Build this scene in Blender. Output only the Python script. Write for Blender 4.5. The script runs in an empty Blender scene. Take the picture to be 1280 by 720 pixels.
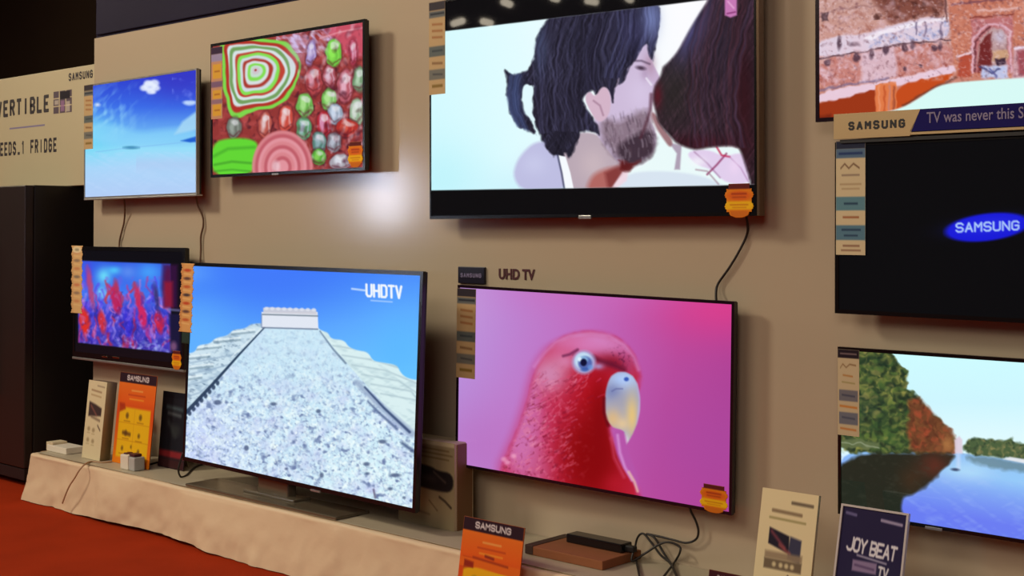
import bpy, bmesh, math, random
import numpy as np
from mathutils import Vector, Matrix, Euler

random.seed(7)
C = bpy.context.scene.collection
PI = math.pi
R = math.radians

# ------------------------------------------------------------------ camera
F, CY, YAW, PIT = 1642.75, 268.98, R(42.292), R(0.683)
CAM = np.array([0.0, -3.6, 1.345])
A_ = np.array([-math.sin(YAW), math.cos(YAW), 0.0])
RT = np.array([math.cos(YAW), math.sin(YAW), 0.0])
FW = A_ * math.cos(PIT) + np.array([0, 0, math.sin(PIT)])
UP = np.array([0, 0, math.cos(PIT)]) - A_ * math.sin(PIT)

cd = bpy.data.cameras.new('camera'); co = bpy.data.objects.new('camera', cd); C.objects.link(co)
cd.sensor_width = 36.0
cd.lens = 36.0 * F / 1280.0
cd.shift_x = 0.0
cd.shift_y = -(360.0 - CY) / 1280.0
cd.clip_end = 200
m3 = Matrix([[RT[i], UP[i], -FW[i]] for i in range(3)])
co.matrix_world = Matrix.Translation(CAM.tolist()) @ m3.to_4x4()
bpy.context.scene.camera = co


def ray(x, y):
    return FW + RT * (x - 640) / F + UP * (CY - y) / F


def at(x, y, Y=0.0):
    """the point of the vertical plane at depth Y seen at a pixel"""
    d = ray(x, y); t = (Y - CAM[1]) / d[1]
    return CAM + d * t


def atz(x, y, Z):
    d = ray(x, y); t = (Z - CAM[2]) / d[2]
    return CAM + d * t


def seen(P):
    d = P - CAM
    z = d @ FW
    return 640 + F * (d @ RT) / z, CY - F * (d @ UP) / z


# ------------------------------------------------------------------ objects
def tag(o, label=None, cat=None, group=None, kind=None):
    if label: o['label'] = label
    if cat: o['category'] = cat
    if group: o['group'] = group
    if kind: o['kind'] = kind
    return o


def empty(name, loc=(0, 0, 0), rot=None):
    o = bpy.data.objects.new(name, None); C.objects.link(o)
    o.empty_display_size = 0.1
    o.location = loc
    if rot is not None: o.rotation_euler = rot
    return o


def link(name, me, mat, parent=None):
    o = bpy.data.objects.new(name, me); C.objects.link(o)
    if mat is not None and not me.materials: me.materials.append(mat)
    if parent is not None: o.parent = parent
    return o


def copy_tree(o, parent=None):
    c = o.copy(); C.objects.link(c)
    if parent is not None: c.parent = parent
    for ch in list(o.children): copy_tree(ch, c)
    return c


class MB:
    def __init__(s): s.b = bmesh.new()

    def box(s, x0, x1, y0, y1, z0, z1, bev=0.0, seg=2):
        g = bmesh.ops.create_cube(s.b, size=1.0)
        vs = g['verts']
        for v in vs:
            v.co = Vector(((x0 + x1) / 2 + v.co.x * (x1 - x0), (y0 + y1) / 2 + v.co.y * (y1 - y0), (z0 + z1) / 2 + v.co.z * (z1 - z0)))
        if bev > 0:
            es = list({e for v in vs for e in v.link_edges})
            bmesh.ops.bevel(s.b, geom=es, offset=bev, segments=seg, profile=0.6, affect='EDGES')
        return s

    def prism(s, pts, y0, y1):
        """closed outline in x,z pushed from y0 to y1"""
        a = [s.b.verts.new((x, y0, z)) for x, z in pts]
        b = [s.b.verts.new((x, y1, z)) for x, z in pts]
        n = len(pts)
        s.b.faces.new(a); s.b.faces.new(b[::-1])
        for i in range(n):
            j = (i + 1) % n
            s.b.faces.new((a[j], a[i], b[i], b[j]))
        bmesh.ops.recalc_face_normals(s.b, faces=s.b.faces)
        return s

    def ring(s, w0, w1, z0, z1, b, y0, y1, bb=None):
        """picture-frame ring: outer w0..w1, z0..z1, border b (bottom bb)"""
        bb = b if bb is None else bb
        o = [(w0, z0), (w1, z0), (w1, z1), (w0, z1)]
        i = [(w0 + b, z0 + bb), (w1 - b, z0 + bb), (w1 - b, z1 - b), (w0 + b, z1 - b)]
        V = {}
        for nm, P in (('o', o), ('i', i)):
            for yy in (y0, y1):
                V[nm, yy] = [s.b.verts.new((x, yy, z)) for x, z in P]
        for k in range(4):
            j = (k + 1) % 4
            s.b.faces.new((V['o', y0][k], V['o', y0][j], V['i', y0][j], V['i', y0][k]))
            s.b.faces.new((V['o', y1][j], V['o', y1][k], V['i', y1][k], V['i', y1][j]))
            s.b.faces.new((V['o', y0][j], V['o', y0][k], V['o', y1][k], V['o', y1][j]))
            s.b.faces.new((V['i', y0][k], V['i', y0][j], V['i', y1][j], V['i', y1][k]))
        return s

    def cyl(s, c, r, h, axis='z', seg=24, r2=None):
        g = bmesh.ops.create_cone(s.b, cap_ends=True, segments=seg, radius1=r, radius2=r if r2 is None else r2, depth=h)
        M = {'z': Matrix(), 'y': Matrix.Rotation(PI / 2, 4, 'X'), 'x': Matrix.Rotation(PI / 2, 4, 'Y')}[axis]
        for v in g['verts']: v.co = M @ v.co + Vector(c)
        return s

    def tube(s, pts, r, seg=8, sub=6):
        P = [Vector(p) for p in pts]
        Q = []
        for i in range(len(P) - 1):
            a = P[max(i - 1, 0)]; b = P[i]; c = P[i + 1]; d = P[min(i + 2, len(P) - 1)]
            for k in range(sub):
                t = k / sub
                Q.append(0.5 * ((2 * b) + (c - a) * t + (2 * a - 5 * b + 4 * c - d) * t * t + (3 * b - a - 3 * c + d) * t ** 3))
        Q.append(P[-1])
        rings = []; up = Vector((0, 1, 0.13)).normalized()
        for i, q in enumerate(Q):
            t = (Q[min(i + 1, len(Q) - 1)] - Q[max(i - 1, 0)]).normalized()
            n = t.cross(up)
            if n.length < 1e-4: n = t.cross(Vector((1, 0, 0)))
            n.normalize(); m = t.cross(n)
            rings.append([s.b.verts.new(q + r * (math.cos(a) * n + math.sin(a) * m)) for a in [2 * PI * k / seg for k in range(seg)]])
        for a, b in zip(rings, rings[1:]):
            for k in range(seg):
                s.b.faces.new((a[k], a[(k + 1) % seg], b[(k + 1) % seg], b[k]))
        s.b.faces.new(rings[0][::-1]); s.b.faces.new(rings[-1])
        return s

    def build(s, name, mat, parent=None, smooth=False):
        bmesh.ops.recalc_face_normals(s.b, faces=s.b.faces)
        me = bpy.data.meshes.new(name); s.b.to_mesh(me); s.b.free()
        if smooth:
            for p in me.polygons: p.use_smooth = True
        return link(name, me, mat, parent)


# ------------------------------------------------------------------ materials
def lin(c):
    c = np.asarray(c, dtype=float) / 255.0
    return np.where(c <= 0.04045, c / 12.92, ((c + 0.055) / 1.055) ** 2.4)


def mat(name, col, rough=0.5, metal=0.0, noise=None, bump=None, coat=0.0, spec=0.5, emit=None, estr=1.0, scale3=(1, 1, 1)):
    m = bpy.data.materials.new(name); m.use_nodes = True
    nt = m.node_tree; b = nt.nodes['Principled BSDF']
    c = list(lin(col)) + [1]
    b.inputs['Base Color'].default_value = c
    b.inputs['Roughness'].default_value = rough
    b.inputs['Metallic'].default_value = metal
    b.inputs['Specular IOR Level'].default_value = spec
    b.inputs['Coat Weight'].default_value = coat
    tc = nt.nodes.new('ShaderNodeTexCoord'); mp = nt.nodes.new('ShaderNodeMapping')
    mp.inputs['Scale'].default_value = scale3
    nt.links.new(tc.outputs['Object'], mp.inputs['Vector'])
    if noise:
        sc, amt = noise
        n = nt.nodes.new('ShaderNodeTexNoise'); n.inputs['Scale'].default_value = sc; n.inputs['Detail'].default_value = 5
        nt.links.new(mp.outputs[0], n.inputs['Vector'])
        mx = nt.nodes.new('ShaderNodeMix'); mx.data_type = 'RGBA'
        mx.inputs['A'].default_value = [v * (1 - amt) for v in c[:3]] + [1]
        mx.inputs['B'].default_value = [min(1, v * (1 + amt)) for v in c[:3]] + [1]
        nt.links.new(n.outputs['Fac'], mx.inputs['Factor'])
        nt.links.new(mx.outputs['Result'], b.inputs['Base Color'])
    if bump:
        sc, st, ds = bump
        n = nt.nodes.new('ShaderNodeTexNoise'); n.inputs['Scale'].default_value = sc; n.inputs['Detail'].default_value = 4
        nt.links.new(mp.outputs[0], n.inputs['Vector'])
        bp = nt.nodes.new('ShaderNodeBump'); bp.inputs['Strength'].default_value = st; bp.inputs['Distance'].default_value = ds
        nt.links.new(n.outputs['Fac'], bp.inputs['Height'])
        nt.links.new(bp.outputs[0], b.inputs['Normal'])
    if emit is not None:
        b.inputs['Emission Color'].default_value = list(lin(emit)) + [1]
        b.inputs['Emission Strength'].default_value = estr
    return m


def canvas_mat(name, screen, rough=0.5, strength=1.0):
    m = bpy.data.materials.new(name); m.use_nodes = True
    nt = m.node_tree; b = nt.nodes['Principled BSDF']
    a = nt.nodes.new('ShaderNodeAttribute'); a.attribute_name = 'Col'
    b.inputs['Roughness'].default_value = rough
    if screen:
        b.inputs['Base Color'].default_value = (0.004, 0.004, 0.005, 1)
        b.inputs['Specular IOR Level'].default_value = 0.25
        nt.links.new(a.outputs['Color'], b.inputs['Emission Color'])
        b.inputs['Emission Strength'].default_value = strength
    else:
        nt.links.new(a.outputs['Color'], b.inputs['Base Color'])
        b.inputs['Specular IOR Level'].default_value = 0.15
    return m


M = {
    'wall': mat('laminate_wall', (182, 166, 142), 0.14, noise=(1.3, 0.05), bump=(24, 0.12, 0.002), scale3=(0.2, 1, 1.5), spec=0.6),
    'header': mat('navy_header_board', (34, 30, 50), 0.5, noise=(2, 0.25), spec=0.06),
    'hall': mat('dark_hall_wall', (62, 46, 28), 0.8, noise=(0.5, 0.5)),
    'ceil': mat('dark_ceiling', (26, 24, 20), 0.8, noise=(1, 0.3)),
    'carpet': mat('red_carpet', (156, 46, 15), 0.95, noise=(3.5, 0.28), bump=(260, 0.5, 0.004), spec=0.05),
    'cloth': mat('cream_cloth', (220, 194, 160), 0.8, noise=(2.2, 0.06), bump=(5, 0.35, 0.02)),
    'plinth': mat('plinth_wood', (150, 120, 90), 0.7, noise=(6, 0.2)),
    'black': mat('black_plastic', (14, 13, 15), 0.22, noise=(20, 0.1)),
    'blackm': mat('matt_black_plastic', (20, 19, 20), 0.5, noise=(20, 0.1)),
    'darkbez': mat('dark_purple_bezel', (30, 14, 26), 0.2, noise=(20, 0.1)),
    'bronze': mat('bronze_edge', (108, 86, 66), 0.3, metal=0.6, noise=(20, 0.1)),
    'silver': mat('silver_edge', (170, 168, 165), 0.3, metal=0.7, noise=(20, 0.1)),
    'cord': mat('black_cord', (30, 24, 20), 0.5, noise=(40, 0.2)),
    'browncord': mat('brown_cord', (96, 66, 44), 0.6, noise=(40, 0.2)),
    'greycord': mat('grey_white_cord', (176, 140, 108), 0.6, noise=(40, 0.1)),
    'white': mat('white_plastic', (226, 218, 200), 0.45, noise=(20, 0.04)),
    'cream': mat('cream_board', (226, 208, 168), 0.5, noise=(4, 0.04)),
    'sign': mat('cream_sign_board', (184, 172, 138), 0.5, noise=(2, 0.04)),
    'fridge': mat('dark_brown_fridge_door', (44, 32, 28), 0.35, metal=0.2, noise=(3, 0.15)),
    'fridgeside': mat('black_fridge_cabinet', (26, 22, 21), 0.45, noise=(3, 0.15)),
    'ink': mat('dark_ink', (44, 36, 40), 0.5, noise=(30, 0.05)),
    'inkb': mat('black_ink', (20, 16, 18), 0.5, noise=(30, 0.05)),
    'inkr': mat('maroon_ink', (74, 26, 34), 0.5, noise=(30, 0.05)),
    'inkw': mat('white_ink', (230, 226, 226), 0.5, noise=(30, 0.02)),
    'inkg': mat('grey_lavender_ink', (128, 118, 150), 0.5, noise=(30, 0.02)),
    'gold': mat('champagne_gold', (196, 170, 124), 0.35, metal=0.25, noise=(8, 0.05)),
    'navy': mat('navy_board', (26, 20, 92), 0.6, spec=0.1, noise=(5, 0.08)),
    'carton': mat('brown_cardboard', (140, 84, 48), 0.8, noise=(14, 0.15)),
    'whitecarton': mat('white_carton', (206, 190, 156), 0.6, noise=(5, 0.06)),
    'chrome': mat('chrome', (210, 205, 200), 0.12, metal=1.0, noise=(10, 0.02)),
    'sheet': mat('dimmed_cloth_top', (178, 166, 142), 0.5, noise=(5, 0.08)),  # greyer than the cloth: dimmer light on the top put into the colour
    'acryl': mat('acrylic_edge', (198, 190, 186), 0.2, noise=(10, 0.03)),
    'glassbase': mat('smoked_glass_base', (104, 94, 78), 0.15, metal=0.2, coat=0.4, noise=(10, 0.1)),
    'orange': mat('orange_board', (226, 96, 20), 0.5, noise=(8, 0.04)),
    'lamp': mat('lamp_tube', (255, 240, 220), 0.5, emit=(255, 240, 214), estr=14, noise=(5, 0.01)),
    'fixture': mat('lamp_fixture', (60, 58, 55), 0.5, noise=(5, 0.05)),
    'glareface': mat('glare_panel_face', (255, 250, 245), 0.5, emit=(225, 232, 255), estr=60, noise=(5, 0.01)),  # glowing face of the added panel that makes the wall glare
}
SCREEN = canvas_mat('lit_screen', True, 0.025, 1.0)
PRINT = canvas_mat('printed_face', False, 0.55)

# ------------------------------------------------------------------ painting on a fine mesh
FONT = dict(
    A="06 20 46|14 34", B="00 30 41 42 33 03|33 44 45 36 06 00", C="41 30 10 01 05 16 36 45", D="00 30 41 45 36 06 00",
    E="40 00 06 46|03 33", F="40 00 06|03 33", G="41 30 10 01 05 16 36 45 43 23", H="00 06|40 46|03 43", I="20 26",
    J="40 45 36 16 05", L="00 06 46", M="06 00 23 40 46", N="06 00 46 40", O="10 30 41 45 36 16 05 01 10",
    P="06 00 30 41 42 33 03", R="06 00 30 41 42 33 03|23 46", S="41 30 10 01 02 13 33 44 45 36 16 05", T="00 40|20 26",
    U="00 05 16 36 45 40", V="00 26 40", W="00 16 23 36 40", Y="00 23 40|23 26")
FONT['1'] = "11 20 26"; FONT['5'] = "40 00 03 33 44 45 36 06"


class Paint:
    """colour plan of a flat face; coordinates are whatever X, Y grids it is given"""
    def __init__(s, X, Y, col=(0, 0, 0)):
        s.X, s.Y = X, Y
        s.im = np.zeros(X.shape + (3,)); s.im[:] = col
        s.clip = None
        s.rs = np.random.RandomState(5)

    def _bb(s, x0, x1, y0, y1):
        m = (s.X >= x0) & (s.X <= x1) & (s.Y >= y0) & (s.Y <= y1)
        r = np.where(m.any(1))[0]; c = np.where(m.any(0))[0]
        if len(r) == 0: return None
        return slice(r[0], r[-1] + 1), slice(c[0], c[-1] + 1)

    def _mix(s, sl, a, col):
        if s.clip is not None: a = a * s.clip[sl]
        if callable(col): col = col(s.X[sl], s.Y[sl])
        col = np.asarray(col, dtype=float)
        s.im[sl] = s.im[sl] * (1 - a[..., None]) + col * a[..., None]

    def _sd(s, pts, X, Y, closed=True):
        n = len(pts); d = np.full(X.shape, 1e9); ins = np.zeros(X.shape, bool); T = np.zeros(X.shape)
        for i in range(n if closed else n - 1):
            x0, y0 = pts[i]; x1, y1 = pts[(i + 1) % n]
            dx, dy = x1 - x0, y1 - y0; L = dx * dx + dy * dy + 1e-12
            t = np.clip(((X - x0) * dx + (Y - y0) * dy) / L, 0, 1)
            q = np.hypot(X - x0 - t * dx, Y - y0 - t * dy)
            k = q < d; d = np.where(k, q, d); T = np.where(k, (i + t) / max(1, n - 1), T)
            if closed:
                c = ((y0 > Y) != (y1 > Y)) & (X < (x1 - x0) * (Y - y0) / (y1 - y0 + 1e-12) + x0)
                ins ^= c
        return (np.where(ins, -d, d) if closed else d), T

    def mask(s, pts, soft=1.0):
        d, _ = s._sd(pts, s.X, s.Y)
        return np.clip(0.5 - d / soft, 0, 1)

    def poly(s, pts, col, a=1.0, soft=1.4):
        if len(pts) >= 6 and soft >= 2:
            for _ in range(2):
                q = []
                for i in range(len(pts)):
                    (xa, ya), (xb, yb) = pts[i], pts[(i + 1) % len(pts)]
                    q += [(xa * .75 + xb * .25, ya * .75 + yb * .25), (xa * .25 + xb * .75, ya * .25 + yb * .75)]
                pts = q
        xs = [p[0] for p in pts]; ys = [p[1] for p in pts]
        sl = s._bb(min(xs) - soft, max(xs) + soft, min(ys) - soft, max(ys) + soft)
        if sl is None: return
        d, _ = s._sd(pts, s.X[sl], s.Y[sl])
        s._mix(sl, np.clip(0.5 - d / soft, 0, 1) * a, col)

    def rect(s, x0, y0, x1, y1, col, a=1.0, soft=0.6):
        s.poly([(x0, y0), (x1, y0), (x1, y1), (x0, y1)], col, a, soft)

    def ell(s, cx, cy, rx, ry, col, rot=0, a=1.0, soft=1.4):
        m = max(rx, ry) + soft
        sl = s._bb(cx - m, cx + m, cy - m, cy + m)
        if sl is None: return
        c, q = math.cos(R(rot)), math.sin(R(rot))
        x = (s.X[sl] - cx) * c + (s.Y[sl] - cy) * q; y = -(s.X[sl] - cx) * q + (s.Y[sl] - cy) * c
        d = (np.hypot(x / rx, y / ry) - 1) * min(rx, ry)
        s._mix(sl, np.clip(0.5 - d / soft, 0, 1) * a, col)

    def glow(s, cx, cy, rx, ry, col, a=1.0, rot=0):
        c, q = math.cos(R(rot)), math.sin(R(rot))
        x = (s.X - cx) * c + (s.Y - cy) * q; y = -(s.X - cx) * q + (s.Y - cy) * c
        s._mix(slice(None), np.exp(-(x / rx) ** 2 - (y / ry) ** 2) * a, col)

    def line(s, pts, w, col, a=1.0, soft=1.0, w1=None):
        w1 = w if w1 is None else w1; m = max(w, w1) / 2 + soft
        xs = [p[0] for p in pts]; ys = [p[1] for p in pts]
        sl = s._bb(min(xs) - m, max(xs) + m, min(ys) - m, max(ys) + m)
        if sl is None: return
        d, T = s._sd(pts, s.X[sl], s.Y[sl], False)
        s._mix(sl, np.clip(0.5 - (d - (w + (w1 - w) * T) / 2) / soft, 0, 1) * a, col)

    def grad(s, stops, p0, p1):
        """stops [(t, colour)] along p0 -> p1, over everything"""
        dx, dy = p1[0] - p0[0], p1[1] - p0[1]
        t = ((s.X - p0[0]) * dx + (s.Y - p0[1]) * dy) / (dx * dx + dy * dy)
        ts = [q[0] for q in stops]
        col = np.stack([np.interp(t, ts, [q[1][k] for q in stops]) for k in range(3)], -1)
        s._mix(slice(None), np.ones(s.X.shape), col)

    def warp(s, amp, sc, seed=11):
        """make what is painted next irregular; unwarp() ends it"""
        s.X0, s.Y0 = s.X, s.Y
        a = s.noise(sc, sc, seed) - 0.5; b = s.noise(sc, sc, seed + 5) - 0.5
        s.X, s.Y = s.X + 2 * amp * a, s.Y + 2 * amp * b

    def unwarp(s):
        s.X, s.Y = s.X0, s.Y0

    def noise(s, sx, sy, seed=1, rot=0):
        return 0.5 + 1.25 * (0.5 * s.noise1(sx, sy, seed, rot + 27) + 0.3 * s.noise1(sx * 0.8, sy * 0.8, seed + 50, rot - 33) + 0.2 * s.noise1(sx * 0.47, sy * 0.47, seed + 90, rot + 8) - 0.5)

    def noise1(s, sx, sy, seed=1, rot=0):
        rs = np.random.RandomState(seed); g = rs.rand(97, 97)
        c, q = math.cos(R(rot)), math.sin(R(rot))
        x = ((s.X * c + s.Y * q) / sx) + 1000; y = ((-s.X * q + s.Y * c) / sy) + 1000
        xi = np.floor(x).astype(int); yi = np.floor(y).astype(int); fx = x - xi; fy = y - yi
        fx = fx * fx * (3 - 2 * fx); fy = fy * fy * (3 - 2 * fy)
        G = lambda a, b: g[a % 97, b % 97]
        return (G(xi, yi) * (1 - fx) + G(xi + 1, yi) * fx) * (1 - fy) + (G(xi, yi + 1) * (1 - fx) + G(xi + 1, yi + 1) * fx) * fy

    def over(s, a, col):
        s._mix(slice(None), np.clip(a, 0, 1), col)

    def text(s, st, o, xd, yd, w, col, a=1.0, soft=0.8, fill=0.78):
        """o top left; xd advance vector of one letter; yd height vector"""
        for i, ch in enumerate(st):
            if ch not in FONT: continue
            for pl in FONT[ch].split('|'):
                P = []
                for q in pl.split():
                    u = (i + int(q[0]) / 4 * fill); v = int(q[1]) / 6
                    P.append((o[0] + xd[0] * u + yd[0] * v, o[1] + xd[1] * u + yd[1] * v))
                s.line(P, w, col, a, soft)


def face_mesh(name, x0, x1, z0, z1, y, nx, ny, paint, material, parent, depth=0.0, edge=(200, 190, 170), trace=None, outline=None):
    """fine grid facing -Y in the parent's space, painted; depth > 0 gives it a body behind.
    trace: parent's matrix, to paint in the coordinates of the traced photograph; else X 0..100 across, Y 0..100 down."""
    u = np.linspace(0, 1, nx + 1); v = np.linspace(0, 1, ny + 1)
    U, V = np.meshgrid(u, v)
    PX = x0 + (x1 - x0) * U; PZ = z1 + (z0 - z1) * V
    P = np.stack([PX, np.full_like(PX, y), PZ], -1)
    if trace is not None:
        m = np.array(trace)
        W = P @ m[:3, :3].T + m[:3, 3]
        X, Y = seen(W)
    else:
        X, Y = U * 100, V * 100
    pt = Paint(X, Y); paint(pt)
    col = lin(np.clip(pt.im, 0, 255)).reshape(-1, 3)
    co_ = P.reshape(-1, 3)
    idx = np.arange((nx + 1) * (ny + 1)).reshape(ny + 1, nx + 1)
    fc = np.stack([idx[:-1, :-1], idx[1:, :-1], idx[1:, 1:], idx[:-1, 1:]], -1).reshape(-1, 4)
    if outline is not None:
        cu = (U[:-1, :-1] + U[1:, 1:]) / 2; cv = (V[:-1, :-1] + V[1:, 1:]) / 2
        fc = fc[outline(cu, cv).reshape(-1)]
    if depth > 0 and outline is None:
        n0 = len(co_)
        b = np.array([[x, yy, z] for yy in (y, y + depth) for x, z in ((x0, z1), (x0, z0), (x1, z0), (x1, z1))])
        co_ = np.concatenate([co_, b]); col = np.concatenate([col, np.tile(lin(edge), (8, 1))])
        q = [[4, 7, 6, 5]] + [[i, 4 + i, 4 + (i + 1) % 4, (i + 1) % 4] for i in range(4)]
        fc = np.concatenate([fc, np.array(q) + n0])
    elif outline is not None and depth > 0:
        n0 = len(co_)
        co_ = np.concatenate([co_, co_ + np.array([0, depth, 0])]); col = np.concatenate([col, col])
        E = {}
        for f in fc.tolist():
            for i in range(4):
                a, b = f[i], f[(i + 1) % 4]
                if (b, a) in E: del E[(b, a)]
                else: E[(a, b)] = 1
        side = [[b, a, a + n0, b + n0] for a, b in E]
        fc = np.concatenate([fc, fc[:, ::-1] + n0, np.array(side)])
    if outline is not None:
        used = np.unique(fc); mp = np.full(len(co_), -1); mp[used] = np.arange(len(used))
        fc = mp[fc]; co_ = co_[used]; col = col[used]
    me = bpy.data.meshes.new(name)
    me.vertices.add(len(co_)); me.vertices.foreach_set('co', co_.astype(np.float32).ravel())
    me.loops.add(fc.size); me.loops.foreach_set('vertex_index', fc.astype(np.int32).ravel())
    me.polygons.add(len(fc)); me.polygons.foreach_set('loop_start', np.arange(0, fc.size, 4, dtype=np.int32))
    me.update(calc_edges=True)
    at_ = me.color_attributes.new('Col', 'FLOAT_COLOR', 'POINT')
    at_.data.foreach_set('color', np.concatenate([col, np.ones((len(col), 1))], 1).astype(np.float32).ravel())
    return link(name, me, material, parent)


def lettering(name, s, x0, x1, z0, z1, y, material, parent, bold=0.02, slant=0.0, thick=0.0006):
    cu = bpy.data.curves.new(name, 'FONT'); cu.body = s; cu.offset = bold; cu.extrude = 0.01; cu.resolution_u = 3; cu.shear = slant
    t = bpy.data.objects.new('t', cu)
    me = bpy.data.meshes.new_from_object(t)
    bpy.data.objects.remove(t); bpy.data.curves.remove(cu)
    V = np.array([v.co[:] for v in me.vertices])
    a = V.min(0); b = V.max(0)
    N = (V - a) / np.maximum(b - a, 1e-6)
    for v, n in zip(me.vertices, N):
        v.co = (x0 + (x1 - x0) * n[0], y - thick * n[2], z0 + (z1 - z0) * n[1])
    me.name = name
    me.materials.clear()
    return link(name, me, material, parent)


FONT['.'] = "26 26.1"


def block_lettering(name, st, x0, x1, z0, z1, y, material, parent, w=0.16, thick=0.0006):
    """capital letters built of flat strokes; w = stroke width as a share of the letter height"""
    bm = bmesh.new(); n = len(st); H = z1 - z0; adv = (x1 - x0) / (n - 0.24); t = w * H / 2; tx = min(t, adv * 0.13); k = 0
    for i, ch in enumerate(st):
        if ch == '.':
            a = x0 + adv * (i + 0.38); segs = [((a - t, z0 + t), (a + t, z0 + t))]
        elif ch in FONT:
            segs = []
            for pl in FONT[ch].split('|'):
                P = [(x0 + tx + (adv * 0.76 - 2 * tx) * int(q[0]) / 4 + adv * i, z1 - t - (H - 2 * t) * int(q[1]) / 6) for q in pl.split()]
                segs += list(zip(P, P[1:]))
        else: continue
        for (xa, za), (xb, zb) in segs:
            d = Vector((xb - xa, 0, zb - za)); L = d.length; d.normalize(); nn = Vector((-d.z, 0, d.x)) * (t * (0.6 + 0.4 * abs(d.x)) if tx < t else t)
            e = d * t * 0.55; k += 1; f = thick * (1 + 0.02 * (k % 5))
            A = Vector((xa, y, za)) - e; B = Vector((xb, y, zb)) + e; o = Vector((0, -f, 0))
            v = [bm.verts.new(p) for p in (A + nn, A - nn, B - nn, B + nn, A + nn + o, A - nn + o, B - nn + o, B + nn + o)]
            for q in ((0, 1, 2, 3), (7, 6, 5, 4), (0, 4, 5, 1), (1, 5, 6, 2), (2, 6, 7, 3), (3, 7, 4, 0)): bm.faces.new([v[j] for j in q])
    bmesh.ops.recalc_face_normals(bm, faces=bm.faces)
    me = bpy.data.meshes.new(name); bm.to_mesh(me); bm.free()
    return link(name, me, material, parent)


# ------------------------------------------------------------------ setting
GAP = 0.09
WX0, WX1 = -6.222, 2.2
WTOP = 2.349
MB().box(-16, 9, -16, 4, -0.1, 0.0).build('floor', M['carpet'])['kind'] = 'structure'
MB().box(-16, 9, -16, 4, 5.0, 5.1).build('ceiling', M['ceil'])['kind'] = 'structure'
MB().box(-16.1, -16, -16, 4, 0, 5).build('wall_left', M['hall'])['kind'] = 'structure'
MB().box(9, 9.1, -16, 4, 0, 5).build('wall_right', M['hall'])['kind'] = 'structure'
MB().box(-16, 9, 4, 4.1, 0, 5).build('wall_far', M['hall'])['kind'] = 'structure'
MB().box(-16, 9, -16.1, -16, 0, 5).build('wall_behind', M['hall'])['kind'] = 'structure'
MB().box(WX0, WX1, 0.0, 0.12, 0.0, WTOP).build('wall_display', M['wall'])['kind'] = 'structure'
MB().box(WX0 + 0.035, WX1, -0.012, 0.14, WTOP + 0.012, WTOP + 0.62, 0.004).box(WX0 + 0.02, WX1, 0.0, 0.12, WTOP, WTOP + 0.012).build('trim_1', M['header'])['kind'] = 'structure'


# platform under a cream cloth
PY, PZ, PX0, PX1 = -0.36, 0.24, -6.19, 1.2
pl = empty('display_platform', (-3.2, -0.18, 0))
tag(pl, 'long low display platform draped in cream cloth along the foot of the wall', 'platform')
MB().box(PX0 + 3.2 + 0.02, PX1 + 3.2 - 0.02, PY + 0.18 + 0.035, 0.18 - 0.002, 0.0, PZ - 0.012).build('base_box', M['plinth'], pl)


def cloth():
    nx, nt = 620, 46
    prof = []
    for i in range(15): prof.append((-0.004 + (PY + 0.004 + 0.012) * i / 14, PZ, 0))
    for i in range(1, 5):
        a = PI / 2 * i / 4; prof.append((PY + 0.012 - 0.012 * math.sin(a), PZ - 0.012 * (1 - math.cos(a)), 0))
    for i in range(1, nt - 18):
        k = i / (nt - 19); prof.append((PY, (PZ - 0.012) * (1 - k) + 0.004 * k, k))
    prof = np.array(prof)
    X = np.linspace(PX0, PX1, nx + 1)
    XX = np.repeat(X[:, None], len(prof), 1); YY = np.repeat(prof[None, :, 0], nx + 1, 0); ZZ = np.repeat(prof[None, :, 1], nx + 1, 0); K = np.repeat(prof[None, :, 2], nx + 1, 0)
    p = Paint(XX, ZZ)
    n1 = p.noise(0.34, 0.3, 3) - 0.5; n2 = p.noise(0.11, 0.16, 4, 25) - 0.5; n3 = p.noise(0.05, 0.1, 9, -30) - 0.5
    YY = YY - K * 0.022 + K ** 0.6 * (n1 * 0.045 + n2 * 0.03 + n3 * 0.014) - 0.0
    YY = np.minimum(YY, np.where(K > 0, PY + 0.02, 1))
    q = Paint(XX, prof[None, :, 0] + 0 * XX)
    top = (K == 0)
    ZZ = ZZ + np.where(top, -0.003 + (q.noise(0.15, 0.1, 12) - 0.5) * 0.004, 0)
    hem = np.clip(0.016 * np.sin(X * 2.3 + 1) + 0.02 * (Paint(X[:, None], 0 * X[:, None]).noise(0.3, 1, 8) - 0.4)[:, 0], 0, 0.03)
    ZZ = ZZ + K ** 3 * hem[:, None]
    lf = np.exp(-((X - PX0) / 0.12))[:, None]
    XX = XX - K * lf * 0.05
    YY = YY - K * lf * 0.015
    V = np.stack([XX + 3.2, YY + 0.18, ZZ], -1)
    # left end drop
    side = V[0].copy()
    me = bpy.data.meshes.new('cloth_cover')
    m = len(prof); idx = np.arange((nx + 1) * m).reshape(nx + 1, m)
    fc = np.stack([idx[:-1, :-1], idx[1:, :-1], idx[1:, 1:], idx[:-1, 1:]], -1).reshape(-1, 4).tolist()
    verts = V.reshape(-1, 3).tolist(); n0 = len(verts)
    ys = [0.176, 0.12, 0.06, 0.0, -0.06, -0.12]
    cols = []
    for j, yy in enumerate(ys):
        for k in range(6):
            t = k / 5; verts.append([PX0 + 3.2 - 0.045 * t + 0.01 * math.sin(j * 2) * t, yy, PZ * (1 - t) + 0.003 * t])
        cols.append([n0 + j * 6 + k for k in range(6)])
    vert_rows = [idx[0, 18 + int(round(k * (m - 19) / 5))] for k in range(6)]
    cols.append(vert_rows)
    for a, b in zip(cols, cols[1:]):
        for k in range(5): fc.append([a[k], a[k + 1], b[k + 1], b[k]])
    me.from_pydata(verts, [], fc); me.update()
    for pgn in me.polygons: pgn.use_smooth = True
    link('cloth_cover', me, M['cloth'], pl)


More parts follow.
